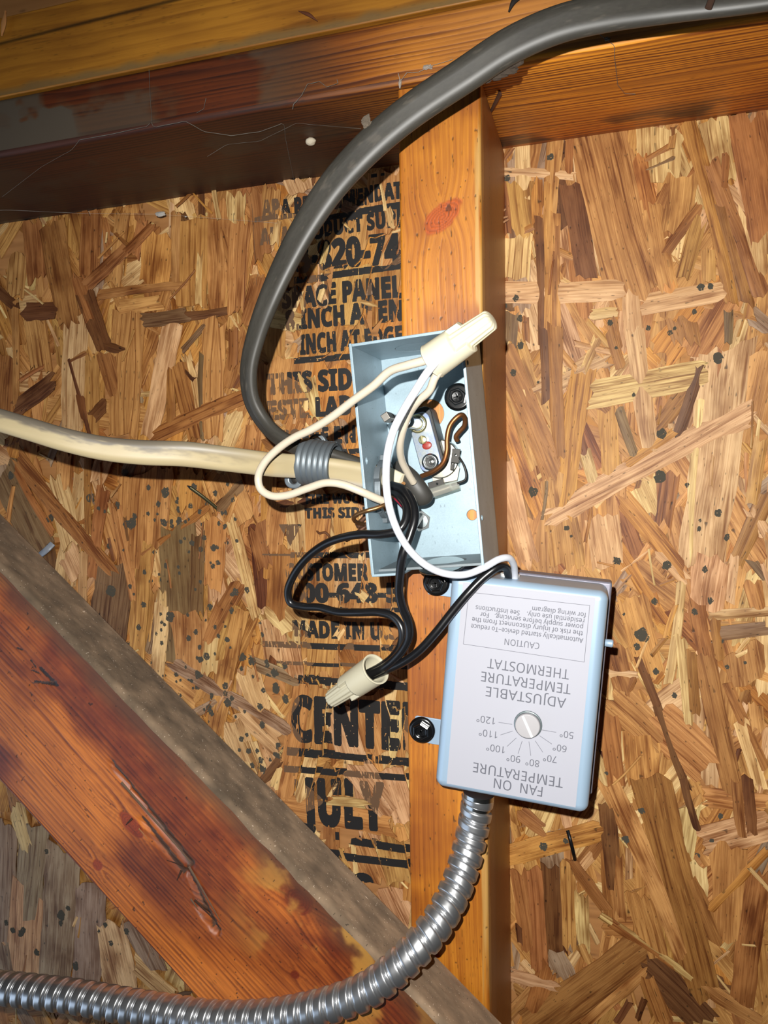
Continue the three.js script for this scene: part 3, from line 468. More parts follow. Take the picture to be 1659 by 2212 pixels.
  obj('dust_layer', g, new THREE.MeshStandardMaterial({ map: uvScale(dt, 0.6, 0.036), bumpMap: dt, bumpScale: 0.0004, roughness: 1 }), brace).userData.label = 'grey-brown dust along the upper edge';
  // slivers of torn wood standing in the gouges
  const sliver = (a, b, w, mat) => { const p = brace.worldToLocal(P(...a)), q = brace.worldToLocal(P(...b)), g = sweep([p, p.clone().lerp(q, 0.5).add(V(0, 0.0004, 0.0004)), q], (k, an) => [w * (1 - 0.7 * k) * Math.cos(an), w * 0.35 * (1 - 0.6 * k) * Math.sin(an)], { segs: 10, around: 6 }); obj('splinter', g, mat, brace); };
  const dk = M(0x3a2114, 0.9), gy = M(0x66503e, 0.9), lt = M(0xa06a40, 0.8), z = BF + 0.0002;
  sliver([262, 1690, z], [412, 1862, z], 0.0008, gy); sliver([408, 1872, z], [476, 1990, z], 0.0007, gy); sliver([395, 1870, z], [360, 1858, z + 0.001], 0.0005, dk); sliver([392, 1880, z], [382, 1902, z + 0.001], 0.0006, dk);
  sliver([300, 1790, z], [318, 1812, z + 0.001], 0.0005, lt); sliver([286, 1768, z], [272, 1782, z + 0.001], 0.0006, dk); sliver([420, 1944, z], [468, 1992, z], 0.0007, dk); sliver([412, 1942, z], [428, 1966, z], 0.0006, gy);
}

// ---------------------------------------------------------------- the open steel junction box
const sheetTex = dataTex(512, 512, (x, y, c) => { const n = fbm(x * 9, y * 9, 4), s = noise(x * 260, y * 260), d = noise(x * 120, y * 30 + 9); const k = 0.93 + 0.14 * (n - 0.5) + 0.05 * (s - 0.5) - (d > 0.94 ? 0.12 : 0); c[0] = 255 * k; c[1] = 255 * k; c[2] = 255 * k; });
const sheetMat = (color, rough = 0.45, metal = 0.3) => new THREE.MeshPhysicalMaterial({ color, map: uvScale(sheetTex.clone(), 0.1, 0.1), roughness: rough, metalness: metal });
const steel = sheetMat(0x9db3be, 0.45, 0.22), shadedSteel = sheetMat(0x7d868a, 0.5, 0.35), bright = M(0xd2d4d2, 0.22, 1), zinc = M(0x8e9698, 0.42, 0.75), black = M(0x0b0b0c, 0.22, 0, { clearcoat: 0.6, clearcoatRoughness: 0.2 }), darkMetal = M(0x33312e, 0.45, 0.5), copper = M(0x94603a, 0.4, 0.85), brass = M(0xd8cfa0, 0.25, 0.9);
const BOXZ = 0.0895, box = thing('junction_box', 'open blue-grey steel electrical box screwed to the stud with its cover off', 'electrical box', V(-0.072, 0.0055, BOXZ), 4.2 * Math.PI / 180);
const bl = (x, y, z) => box.worldToLocal(P(x, y, z)), bw = (x, y, z) => box.localToWorld(V(x, y, z));
const basis = (g, a, b, c, at) => g.applyMatrix4(new THREE.Matrix4().makeBasis(a, b, c).setPosition(at));
const X = V(1, 0, 0), Y = V(0, 1, 0), Z = V(0, 0, 1), BH = 0.0475, BW2 = 0.0235, BD = 0.0455, T1 = 0.0012;
const fourCorners = (w, h) => [[-w / 2, -h / 2], [w / 2, -h / 2], [w / 2, h / 2], [-w / 2, h / 2]];
obj('back_panel', plate(fourCorners(2 * BW2, 2 * BH), [[-0.002, 0.019, 0.0066], [0.0131, -0.0285, 0.0024], [-0.0108, -0.0293, 0.0034]], T1), steel, box);
{
  const side = (holes) => plate([[-BH, 0], [BH, 0], [BH, BD], [-BH, BD]], holes, T1);
  obj('side_panel', basis(side([[-0.0128, 0.0215, 0.0114], [-0.0004, 0.0405, 0.0016]]), Y, Z, X, V(-BW2, 0, 0)), steel, box);
  const r = obj('side_panel', basis(side([]), Y, Z, X, V(BW2 - T1, 0, 0)), steel, box);
  for (const [y, z] of [[0.034, 0.0405], [-0.028, 0.0405]]) { const d = new THREE.SphereGeometry(0.0011, 14, 8).scale(0.6, 1, 1).translate(BW2, y, z); obj('dimple', d, steel, r); }
  const end = (holes, deep = BD - 0.001) => plate([[0, -BW2 + T1], [deep, -BW2 + T1], [deep, BW2 - T1], [0, BW2 - T1]], holes, T1);
  obj('end_panel', basis(end([[0.022, 0.0006, 0.0104]]), Z, X, Y, V(0, BH - T1, 0)), steel, box).add(obj('knockout', basis(turned([[0, 0], [0.0102, 0], [0.0102, 0.001], [0, 0.001]], 36), Z, X, Y, V(0.022, BH - T1, 0.0006).set(0.0006, BH - T1 + 0.0001, 0.022)), steel));
  const low = obj('end_panel', basis(end([[0.0215, 0.0014, 0.0108]], BD - 0.008), Z, X, Y, V(0, -BH, 0)), shadedSteel, box);  // bottom panel in a darker steel, its shade put into the colour
  const ko = basis(turned([[0, 0], [0.0102, 0], [0.0102, 0.001], [0, 0.001]], 36), Z, X, Y, V(0, 0, 0)); ko.rotateX(0.24); ko.translate(0.0014, -BH - 0.0014, 0.0215); obj('knockout', ko, bright, low);
  const lip = new RoundedBoxGeometry(0.0135, 0.0012, BD - 0.001, 2, 0.0004); lip.translate(-BW2 + 0.0068, -BH - 0.0004, BD / 2 + 0.0004); obj('corner_flange', lip, steel, box);
  // hexagonal nut in the lower hole of the back
  const hex = new THREE.CylinderGeometry(0.0052, 0.0052, 0.0016, 6).rotateX(Math.PI / 2), ring = plate(Array.from({ length: 6 }, (_, i) => [0.005 * Math.cos(i * Math.PI / 3 + 0.3), 0.005 * Math.sin(i * Math.PI / 3 + 0.3)]), [[0, 0, 0.0034]], 0.0014); hex.dispose(); ring.translate(-0.0108, -0.0293, T1);
  const nutPart = obj('hex_nut', ring, bright, box), sl = new THREE.BoxGeometry(0.0072, 0.0012, 0.0008).rotateZ(0.9).translate(-0.0112, -0.0293, T1 * 0.8); obj('slot_bar', sl, bright, nutPart);
  const sl2 = turned([[0, 0], [0.0033, 0], [0.0033, 0.0004], [0, 0.0004]]).translate(-0.0108, -0.0293, 0.0002); obj('stud_end', sl2, zinc, nutPart);
}
// ---------------------------------------------------------------- black hex-head screws
function hexScrew(at, label, turn) {
  const s = thing('hex_screw', label, 'screw', at, turn, 'black hex screws');
  obj('washer_flange', turned([[0, 0], [0.0060, 0], [0.0063, 0.0004], [0.0062, 0.0010], [0.0054, 0.0015], [0.0048, 0.0016], [0, 0.0016]], 40), black, s);
  const head = plate(Array.from({ length: 6 }, (_, i) => [0.0041 * Math.cos(i * Math.PI / 3), 0.0041 * Math.sin(i * Math.PI / 3)]), [[0, 0, 0.0023]], 0.0024, 0.0005); head.translate(0, 0, 0.0015); const h = obj('hex_head', head, black, s);
  obj('recess', mergeGeometries([turned([[0, 0.0024], [0.0024, 0.0026]], 20), new THREE.BoxGeometry(0.0034, 0.0007, 0.0006).translate(0, 0, 0.0027), new THREE.BoxGeometry(0.0007, 0.0034, 0.0006).translate(0, 0, 0.0027)].map((g) => g.toNonIndexed())), black, h);
  obj('shank', turned([[0, -0.03], [0.0006, -0.028], [0.0019, -0.024], [0.0019, 0]], 12), darkMetal, s);
}
hexScrew(P(990, 858, BOXZ + T1), 'black hex-head screw inside the open steel box, near its upper right corner', 0.3);
hexScrew(P(943, 1258, 0.0905), 'black hex-head screw just below the open steel box, on the upper mounting tab', 0.1);
hexScrew(P(912, 1576, 0.0905), 'black hex-head screw on the lower mounting tab, left of the dial', 0.5);

// ---------------------------------------------------------------- the snap thermostat inside the box
{
  const s = thing('thermostat_switch', 'small thermostat switch with a shiny metal plate and adjusting shaft inside the box', 'switch', bw(-0.0023, 0.0059, T1), 0.245);
  const black2 = M(0x24211f, 0.5);
  obj('housing', plate(roundRect(0.0112, 0.0275, 0.003), [], 0.0135, 0.0006).translate(0.0004, 0.0015, 0), black2, s);
  obj('disc_cup', turned([[0, 0], [0.0088, 0], [0.0088, 0.006], [0.0082, 0.0066], [0, 0.0066]], 40).translate(0.0028, -0.0085, 0.001), M(0xa9a79c, 0.35, 0.9), s);
  const iris = dataTex(256, 256, (x, y, c) => { const n = fbm(x * 5, y * 5, 4), m = noise(x * 60, y * 60); c[0] = 158 + 70 * (n - 0.5) + 14 * m; c[1] = 172 + 40 * (n - 0.5) + 14 * m; c[2] = 196 - 70 * (n - 0.5) + 14 * m; });
  const pl = obj('mounting_plate', plate(roundRect(0.0098, 0.0262, 0.0032), [[0.0002, -0.0092, 0.0023]], 0.0009, 0.0003).translate(0, 0, 0.0138), new THREE.MeshPhysicalMaterial({ map: uvScale(iris, 0.02, 0.02), roughness: 0.28, metalness: 0.9 }), s);
  obj('eyelet', turned([[0.0021, -0.0010], [0.0021, 0.0004], [0.0026, 0.0011], [0.0033, 0.0008], [0.0034, 0.0003], [0.0038, 0.0002], [0.0038, -0.0002]], 30).translate(0.0002, -0.0092, 0.0150), bright, pl);
  obj('eyelet_core', turned([[0, 0], [0.0013, 0.0002], [0.0016, -0.001]], 16).translate(0.0006, -0.0092, 0.0142), bright, pl);
  obj('adjusting_screw', mergeGeometries([turned([[0, 0.0024], [0.0016, 0.0024], [0.0019, 0.0018], [0.0018, 0]], 20), new THREE.BoxGeometry(0.0006, 0.0034, 0.0008).translate(0, 0, 0.0021)].map((g) => g.toNonIndexed())).translate(-0.0003, 0.0010, 0.0147), brass, pl);
  const dab = new THREE.SphereGeometry(0.0022, 16, 10).scale(1, 0.8, 0.2).translate(0.0006, -0.0018, 0.0148); obj('paint_dab', dab, M(0x8e2a22, 0.4), pl);
  obj('collar', turned([[0.0042, 0], [0.0042, 0.0007], [0.0036, 0.0013], [0.0031, 0.0013], [0.0030, 0.0003]], 30).translate(-0.0008, 0.0085, 0.0147), brass, pl);
  const shaft = obj('adjusting_shaft', turned([[0.0026, 0], [0.0027, 0.0005], [0.0027, 0.018], [0.0025, 0.0188], [0.0018, 0.019], [0.0018, 0.046]], 28).translate(-0.0008, 0.0085, 0.0147), bright, s);
  obj('square_tip', new RoundedBoxGeometry(0.0030, 0.0030, 0.0075, 2, 0.0003).rotateZ(0.3).translate(-0.0008, 0.0085, 0.0645), M(0x8f8b84, 0.35, 0.9), shaft);
  const bracket = plate([[-0.005, 0], [0.006, -0.001], [0.0085, 0.004], [0.0078, 0.0062], [-0.0042, 0.0052]], [], 0.0006, 0.0001).translate(0.002, -0.0188, 0.006); obj('bracket', bracket, M(0xbab3a2, 0.35, 0.8), s);
  const tab = (x, y, z, r, w, h) => { const p = s.worldToLocal(P(x, y, z)); const g = plate(fourCorners(w, h), [[0.0004, 0, 0.0004]], 0.001, 0.0002).rotateZ(r).translate(p.x, p.y, p.z); obj('terminal', g, darkMetal, s); };
  tab(943, 1046, 0.104, 0.02, 0.0072, 0.0034); tab(985, 985, 0.104, 1.2, 0.0062, 0.0036); tab(978, 1003, 0.1035, 1.2, 0.005, 0.0016);
  const lead = inWorld(sweep([[992, 988, 0.106], [1001, 1003, 0.107], [1007, 1024, 0.107], [1005, 1036, 0.107], [990, 1043, 0.107], [975, 1048, 0.107]].map(([x, y, z]) => P(x, y, z)), round(0.0005), { segs: 50, around: 8 }), s);
  obj('lead_wire', lead, darkMetal, s);
  const sl = inWorld(sweep([P(930, 1066, 0.1075), P(960, 1056, 0.1075), P(990, 1046, 0.1075)], (k, a) => [0.00215 * Math.cos(a), 0.0019 * Math.sin(a)], { segs: 16, around: 16, caps: false }), s);
  obj('clear_sleeve', sl, new THREE.MeshPhysicalMaterial({ color: 0xe4e4da, roughness: 0.25, transmission: 0.75, thickness: 0 }), s);
  obj('spade_connector', inWorld(sweep([P(935, 1064, 0.1075), P(955, 1058, 0.1075), P(972, 1052, 0.1075)], (k, a) => [0.0013 * Math.cos(a), 0.0010 * Math.sin(a)], { segs: 10, around: 10 }), s), M(0x9a9184, 0.35, 0.9), s);
}
// ---------------------------------------------------------------- the adjustable thermostat hanging from its tabs
const TH = thing('fan_thermostat', 'pale blue steel attic fan thermostat mounted upside down, with a printed label and dial', 'thermostat', V(-0.0342, -0.0943, 0.0895), -5.8 * Math.PI / 180);
const tl = (x, y, z) => TH.worldToLocal(P(x, y, z));
{
  const paint = M(0x9cb3c8, 0.38, 0.25), FZ = 0.1205 - 0.0895;
  const cover = new RoundedBoxGeometry(0.064, 0.0925, FZ - 0.003, 5, 0.0038); cover.translate(0, 0, 0.003 + (FZ - 0.003) / 2);
  const cv = obj('cover', cover, paint, TH);
  const seam = new RoundedBoxGeometry(0.0006, 0.086, 0.0012, 1, 0.0002).translate(0.0321, -0.002, 0.0115); obj('side_seam', seam, sheetMat(0x8d94a4, 0.5, 0.3), cv);
  const tray = new RoundedBoxGeometry(0.0655, 0.0936, 0.0095, 3, 0.0012); tray.translate(0.0007, 0.0004, 0.0049); obj('base_tray', tray, sheetMat(0x8a8794, 0.5, 0.3), TH);
  for (const [x, y] of [[943, 1258], [912, 1576]]) {
    const p = tl(x, y, 0.0905), w = 0.017; obj('mounting_tab', plate(roundRect(w, 0.0122, 0.0012), [], 0.0009).translate(p.x + 0.0045, p.y, 0), paint, TH);
  }
  obj('side_pin', turned([[0, 0], [0.0016, 0.0002], [0.0017, 0.0034], [0.0014, 0.004], [0.0008, 0.004], [0.0007, 0.003], [0, 0.003]], 18).rotateY(Math.PI / 2).translate(0.032, tl(1323, 1392, 0.105).y, 0.014), paint, TH);
  const gr = tl(1100, 1240, 0.112); obj('wire_bushing', turned([[0.004, 0], [0.0042, 0.0012], [0.0034, 0.0016], [0.003, 0.0004]], 24).rotateX(-Math.PI / 2).translate(gr.x, 0.0462, 0.0185), M(0xd9d9d6, 0.35), TH);
  // printed label, upside down like the box
  const LZ = FZ, c = [tl(1003, 1262, 0.1205), tl(1290, 1288, 0.1205), tl(1240, 1745, 0.1205), tl(962, 1690, 0.1205)];
  const lw = (c[0].distanceTo(c[1]) + c[3].distanceTo(c[2])) / 2, lh = (c[0].distanceTo(c[3]) + c[1].distanceTo(c[2])) / 2, lc = V().add(c[0]).add(c[1]).add(c[2]).add(c[3]).multiplyScalar(0.25);
  const W = 1240, H = Math.round(W * lh / lw), k = W / lw, canvas = document.createElement('canvas'); canvas.width = W; canvas.height = H; const x = canvas.getContext('2d');
  const at = (px, py) => { const p = tl(px, py, 0.1205); return [(0.5 - (p.x - lc.x) / lw) * W, (0.5 + (p.y - lc.y) / lh) * H]; };
  const len = (px, py, n) => tl(px, py, 0.1205).distanceTo(tl(px + n, py, 0.1205)) * k;
  x.fillStyle = '#a6a6af'; x.fillRect(0, 0, W, H); x.fillStyle = x.strokeStyle = '#5c5d66'; x.lineWidth = 4; x.textBaseline = 'middle';
  const text = (t, px, py, wide, cap, heavy) => {
    const [X0, Y0] = at(px, py), h = len(px, py, cap); x.save(); x.translate(X0, Y0); x.font = '100px sans-serif'; const m = x.measureText(t).width, sx = wide ? len(px, py, wide) / m : h / 72;
    x.scale(sx, h / 72); x.textAlign = 'center'; x.fillText(t, 0, 2); if (heavy) { x.lineWidth = heavy; x.strokeText(t, 0, 2); } x.restore();
  };
  text('FAN  ON', 1119, 1701, 112, 22); text('TEMPERATURE', 1117, 1674, 202, 22); text('ADJUSTABLE', 1134, 1506, 180, 22); text('TEMPERATURE', 1134, 1475, 202, 22); text('THERMOSTAT', 1140, 1445, 182, 22);
  for (const [t, px, py] of [['50°', 1224, 1587], ['60°', 1209, 1616], ['70°', 1188, 1639], ['80°', 1150, 1648], ['90°', 1109, 1639], ['100°', 1071, 1617], ['110°', 1055, 1585], ['120°', 1050, 1555]]) text(t, px, py, 0, 15);
  text('CAUTION', 1127, 1391, 79, 14); text('Automatically started device–To reduce', 1136, 1368, 253, 10.5, 2); text('the risk of injury disconnect from the', 1137, 1353, 250, 10.5, 2); text('power supply before servicing.   For', 1147, 1341, 232, 10.5, 2);
  text('residential use only.    See instructions', 1143, 1327, 246, 10.5, 2); text('for wiring diagram', 1207, 1322, 120, 10.5, 2);
  const stroke = (...p) => { x.beginPath(); p.forEach(([a, b], i) => { const q = at(a, b); i ? x.lineTo(...q) : x.moveTo(...q); }); x.stroke(); };
  stroke([1013, 1279], [1274, 1308], [1262, 1430], [1001, 1391], [1013, 1279]);
  const o = (a, b) => [860 + a * 0.3134, 1180 + b * 0.3134];
  for (const [a, b, d, e] of [[990, 1265, 1090, 1282], [975, 1305, 1060, 1363], [945, 1340, 998, 1420], [902, 1345, 915, 1443], [855, 1342, 827, 1428], [815, 1320, 750, 1380], [790, 1273, 705, 1300], [787, 1227, 692, 1213]]) stroke(o(a, b), o(d, e));
  const t = new THREE.CanvasTexture(canvas); t.colorSpace = THREE.SRGBColorSpace;
  const pg = new THREE.BoxGeometry(lw, lh, 0.00012); const uvA = pg.attributes.uv; for (let i = 0; i < uvA.count; i++) uvA.setXY(i, i >= 16 && i < 20 ? 1 - uvA.getX(i) : 0.01, i >= 16 && i < 20 ? 1 - uvA.getY(i) : 0.01);
  pg.translate(lc.x, lc.y, LZ + 0.00008); obj('printed_label', pg, new THREE.MeshPhysicalMaterial({ map: t, roughness: 0.65 }), TH);
  // dial
  const dk = tl(1140, 1567, 0.122), knobMat = M(0xa5a2a4, 0.5);
  const dial = obj('dial_knob', turned([[0, 0.0026], [0.0046, 0.0026], [0.0051, 0.0023], [0.0052, 0], [0, 0]], 48).translate(dk.x, dk.y, LZ + 0.0003), knobMat, TH);
  obj('pointer_slot', new RoundedBoxGeometry(0.0011, 0.0096, 0.0004, 1, 0.0001).rotateZ(0.50).translate(dk.x, dk.y, LZ + 0.003), M(0xd8d8da, 0.4), dial);
  obj('bezel', turned([[0.0053, 0], [0.0058, 0.0002], [0.0055, 0.0005], [0.0052, 0.0005]], 48).translate(dk.x, dk.y, LZ + 0.0002), M(0x8e9a9c, 0.3, 0.6), dial);
}
// ---------------------------------------------------------------- flexible metal conduit
{
  const path = [[1032, 1722, 0.1045], [1027, 1760, 0.1048], [1016, 1815, 0.107], [1002, 1868, 0.112], [982, 1925, 0.119], [950, 1985, 0.128], [908, 2040, 0.136], [858, 2090, 0.141], [800, 2135, 0.144], [730, 2165, 0.146], [650, 2186, 0.147], [560, 2199, 0.148], [460, 2200, 0.149], [360, 2186, 0.150], [260, 2170, 0.151], [160, 2152, 0.152], [60, 2140, 0.153], [-60, 2128, 0.154], [-200, 2118, 0.155], [-500, 2105, 0.157], [-900, 2100, 0.16]].map(([x, y, z]) => P(x, y, z));
  const R = 0.0073, pitch = 0.0061, c = thing('flexible_conduit', 'shiny ribbed flexible metal conduit curving from the thermostat down to the left', 'conduit', path[0].clone());
  const g = sweep(path, (k, a, s) => {
    let q = s / pitch + a / (2 * Math.PI); q -= Math.floor(q);
    const r = q < 0.68 ? R - 0.00045 * Math.pow(2 * q / 0.68 - 1, 6) - 0.00012 * (q / 0.68) : q < 0.78 ? mix(R - 0.0005, R - 0.0016, (q - 0.68) / 0.1) : q < 0.93 ? R - 0.0016 : mix(R - 0.0016, R - 0.0006, (q - 0.93) / 0.07);
    return [r * Math.cos(a), r * Math.sin(a)];
  }, { segs: 1900, around: 44 });
  obj('ribbed_sleeve', inWorld(g, c), M(0xd2d3d5, 0.32, 0.93), c);
  const col = sweep([P(1034, 1712, 0.1045), P(1032, 1730, 0.1045), P(1029, 1744, 0.1046)], (k, a) => { const r = k < 0.5 ? 0.0070 : 0.0063; return [r * Math.cos(a), r * Math.sin(a)]; }, { segs: 20, around: 40 });
  obj('connector', inWorld(col, c), bright, c);
}

// ---------------------------------------------------------------- cables
const inPlane = (t) => V(0, 0, 1).cross(t);
{ // grey underground-type cable
  const pts = [[2900, -190, 0.156], [2300, -120, 0.153], [1800, -40, 0.150], [1620, -12, 0.148], [1450, 8, 0.146], [1300, 30, 0.144], [1200, 55, 0.143], [1100, 100, 0.142], [1000, 165, 0.141], [905, 228, 0.140], [840, 278, 0.140], [780, 333, 0.140], [720, 400, 0.139], [670, 472, 0.138], [625, 552, 0.137], [582, 645, 0.136], [553, 725, 0.134], [537, 800, 0.132], [543, 862, 0.129], [570, 912, 0.125], [605, 946, 0.119], [650, 968, 0.1125], [710, 986, 0.1085], [770, 1006, 0.1075], [820, 1026, 0.107]].map(([x, y, z]) => P(x, y, z));
  const g = sweep(pts, (k, a) => { const q = Math.sign(Math.cos(a)) * Math.pow(Math.abs(Math.cos(a)), 0.75), w = mix(0.0064, 0.0046, smooth(0.6, 0.84, k)), groove = 0.00022 * Math.exp(-Math.pow(Math.cos(a) / 0.16, 2)); return [w * q, (0.0029 - groove) * Math.sin(a)]; }, { segs: 420, around: 36, frame: inPlane, twist: (k) => 0.25 * Math.sin(k * 9) + 0.5 * smooth(0.74, 0.9, k) });
  const tex = dataTex(1024, 128, (x, y, c) => { const u = x * 0.8, n = fbm(u * 60, y * 12, 4), s = noise(u * 900, y * 200), d = smooth(0.66, 0.8, fbm(u * 160, y * 30 + 4, 4)) * 0.3; const k = 0.9 + 0.25 * (n - 0.5) + 0.12 * (s - 0.5); c[0] = mix(66 * k, 112, d); c[1] = mix(63 * k, 102, d); c[2] = mix(57 * k, 90, d); });
  single('grey_cable', g, new THREE.MeshPhysicalMaterial({ map: uvScale(tex, 0.8, 1), bumpMap: tex, bumpScale: 0.0001, roughness: 0.42, specularIntensity: 0.7 }), 'thick dark grey cable sweeping from the top right down into the steel box', 'cable');
}
{ // cream non-metallic cable
  const pts = [[-700, 690, 0.20], [-420, 780, 0.195], [-200, 850, 0.186], [-40, 896, 0.178], [60, 926, 0.173], [140, 950, 0.168], [220, 968, 0.162], [300, 977, 0.156], [400, 981, 0.148], [500, 993, 0.138], [590, 1004, 0.127], [650, 1008, 0.1185], [720, 1016, 0.1155], [780, 1026, 0.1145], [826, 1036, 0.114]].map(([x, y, z]) => P(x, y, z));
  const g = sweep(pts, (k, a) => { const q = Math.sign(Math.cos(a)) * Math.pow(Math.abs(Math.cos(a)), 0.7); return [mix(0.0047, 0.0055, smooth(0.5, 0.8, k)) * q, 0.0024 * Math.sin(a) * (1 - 0.12 * Math.exp(-Math.pow(Math.cos(a) / 0.2, 2)))]; }, { segs: 180, around: 32, frame: inPlane, twist: (k) => 0.3 * Math.sin(k * 8 + 1) });
  const lead = pts[0].distanceTo(pts[1]) + pts[1].distanceTo(pts[2]);                    // what lies outside the picture
  const tex = dataTex(1024, 128, (x, y, c) => {
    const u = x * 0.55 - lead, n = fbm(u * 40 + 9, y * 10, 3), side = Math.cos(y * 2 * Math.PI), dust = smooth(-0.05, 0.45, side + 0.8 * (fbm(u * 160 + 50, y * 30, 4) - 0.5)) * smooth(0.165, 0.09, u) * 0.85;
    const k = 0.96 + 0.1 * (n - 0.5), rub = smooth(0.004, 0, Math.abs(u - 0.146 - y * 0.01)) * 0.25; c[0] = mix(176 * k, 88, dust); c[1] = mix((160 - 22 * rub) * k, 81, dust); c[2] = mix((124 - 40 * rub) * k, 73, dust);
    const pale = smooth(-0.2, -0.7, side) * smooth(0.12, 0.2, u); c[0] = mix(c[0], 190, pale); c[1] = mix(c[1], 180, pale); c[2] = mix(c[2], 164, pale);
  });
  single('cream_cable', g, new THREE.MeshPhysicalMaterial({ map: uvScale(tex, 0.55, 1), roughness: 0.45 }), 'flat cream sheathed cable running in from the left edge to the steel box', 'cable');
  // paper filler and cut sheath inside the box belong to that run but lie loose
  const pf = sweep([P(832, 1028, 0.1165), P(848, 1033, 0.120), P(868, 1041, 0.122)], (k, a) => [0.0044 * Math.cos(a) * (1 - 0.2 * k), 0.0018 * Math.sin(a)], { segs: 14, around: 14 });
  single('sheath_end', pf, M(0xd8cdb0, 0.6), 'cut cream end of the flat cable sheath just inside the box', 'cable sheath');
  const kp = sweep([P(842, 1054, 0.1215), P(860, 1056, 0.1245), P(872, 1044, 0.1255)], (k, a) => [0.0026 * Math.cos(a) * (1 - 0.4 * k), 0.0008 * Math.sin(a)], { segs: 14, around: 10, twist: (k) => k * 2 });
  single('paper_filler', kp, M(0xb88450, 0.9), 'scrap of brown kraft paper curling out of the cable end in the box', 'paper');
}
{ // squeeze connector outside the box and its locknut inside
  const c0 = P(688, 1000, 0.1125), ax = P(730, 1006, 0.1125).sub(P(650, 998, 0.1125)).normalize(), g = thing('cable_clamp', 'ribbed grey zinc strap clamp squeezing two cables left of the steel box', 'cable clamp', c0.clone());
  const gm = M(0x737b80, 0.5, 0.6), across = V(0, 0, 1).cross(ax).normalize(), L = 0.0155, A = 0.0098, B = 0.0108;
  const shell = (from, to, n, rad, ribs) => {
    const pos = [], idx = [], nx = 60, t = 0.0011, rows = [];
    for (let i = 0; i <= nx; i++) { const s = i / nx, flare = ribs ? 1 + 0.07 * (0.5 - s) : 1; for (const inner of [0, 1]) for (let j = 0; j <= n; j++) { const a = mix(from, to, j / n), rib = ribs && !inner ? 0.0005 * Math.pow(Math.abs(Math.sin(s * Math.PI * 6)), 0.7) : 0, ra = A * flare + rad + rib - inner * t, rb = B * flare + rad + rib - inner * t; const p = c0.clone().addScaledVector(ax, (s - 0.5) * L).addScaledVector(across, ra * Math.cos(a)).add(V(0, 0, rb * Math.sin(a) - 0.001)); pos.push(p.x, p.y, p.z); } }
    const w = 2 * (n + 1), q = (a, b, c, d) => idx.push(a, b, c, b, d, c);
    for (let i = 0; i < nx; i++) { const r = i * w, s = r + w; for (let j = 0; j < n; j++) { q(r + j, s + j, r + j + 1, s + j + 1); q(r + n + 1 + j, r + n + 2 + j, s + n + 1 + j, s + n + 2 + j); } q(r, r + n + 1, s, s + n + 1); q(r + n, s + n, r + 2 * n + 1, s + 2 * n + 1); }
    for (const r of [0, nx * w]) for (let j = 0; j < n; j++) q(r + j, r + j + 1, r + n + 1 + j, r + n + 2 + j);
    const geo = new THREE.BufferGeometry(); geo.setAttribute('position', new THREE.Float32BufferAttribute(pos, 3)); geo.setAttribute('uv', new THREE.Float32BufferAttribute(new Float32Array(pos.length / 3 * 2), 2)); geo.setIndex(idx); geo.computeVertexNormals(); return geo;
  };
  obj('strap', inWorld(shell(-0.1, Math.PI + 0.1, 26, 0, true), g), gm, g);
  const bodyShell = shell(Math.PI, 2 * Math.PI, 20, 0.0004, false); bodyShell.translate(0, 0, -0.0002); obj('body', inWorld(bodyShell, g), gm, g);
  const neck = sweep([c0.clone().addScaledVector(ax, 0.004).add(V(0, -0.001, -0.0075)), bw(-BW2 - 0.0008, -0.0105, 0.0125)], (k, a) => [0.0075 * Math.cos(a), 0.0022 * Math.sin(a)], { segs: 8, around: 18 }); obj('body_tongue', inWorld(neck, g), gm, g);
  for (const [x, y, z, hole] of [[633, 1036, 0.1145, true], [684, 957, 0.1085, false]]) {
    const p = g.worldToLocal(P(x, y, z)), e = obj('screw_ear', plate(roundRect(0.0088, 0.0082, 0.004), hole ? [[0, 0, 0.0019]] : [], 0.0034, 0.0006).rotateZ(-0.15).translate(p.x, p.y, p.z - 0.0034), gm, g);
    if (hole) { obj('ear_web', plate([[0, -0.003], [0.009, -0.0018], [0.009, 0.003], [0, 0.0032]], [], 0.0026, 0.0004).translate(p.x + 0.0032, p.y + 0.0008, p.z - 0.0032), gm, g); obj('screw_tip', turned([[0, -0.003], [0.0017, -0.003], [0.0017, -0.0022], [0, -0.0022]], 16).translate(p.x, p.y, p.z), darkMetal, e); }
    else { obj('screw_head', mergeGeometries([turned([[0, 0.0016], [0.0022, 0.0014], [0.0029, 0.0007], [0.003, 0]], 24), new THREE.BoxGeometry(0.0046, 0.0007, 0.0007).translate(0, 0, 0.0015)].map((q) => q.toNonIndexed())).translate(p.x, p.y, p.z), bright, e); }
  }
  const ln = thing('locknut', 'grey toothed locknut ring on the inner left wall of the box', 'locknut', bw(-BW2 + T1 + 0.0002, -0.0128, 0.0215));
  const teeth = []; for (let i = 0; i < 96; i++) { const a = i / 96 * 2 * Math.PI, r = 0.0132 + (Math.cos(a * 6) > 0.35 ? 0.0018 : 0); teeth.push([r * Math.cos(a), r * Math.sin(a)]); }
  obj('ring', inWorld(basis(plate(teeth, [[0, 0, 0.0114]], 0.0028, 0.0005), Y, Z, X, ln.position.clone()), ln), gm, ln);
}
function plateRing(R, r, d) { const n = 48, o = []; for (let i = 0; i < n; i++) o.push([R * Math.cos(i / n * 2 * Math.PI), R * Math.sin(i / n * 2 * Math.PI)]); return plate(o, [[0, 0, r]], d, 0.0003); }

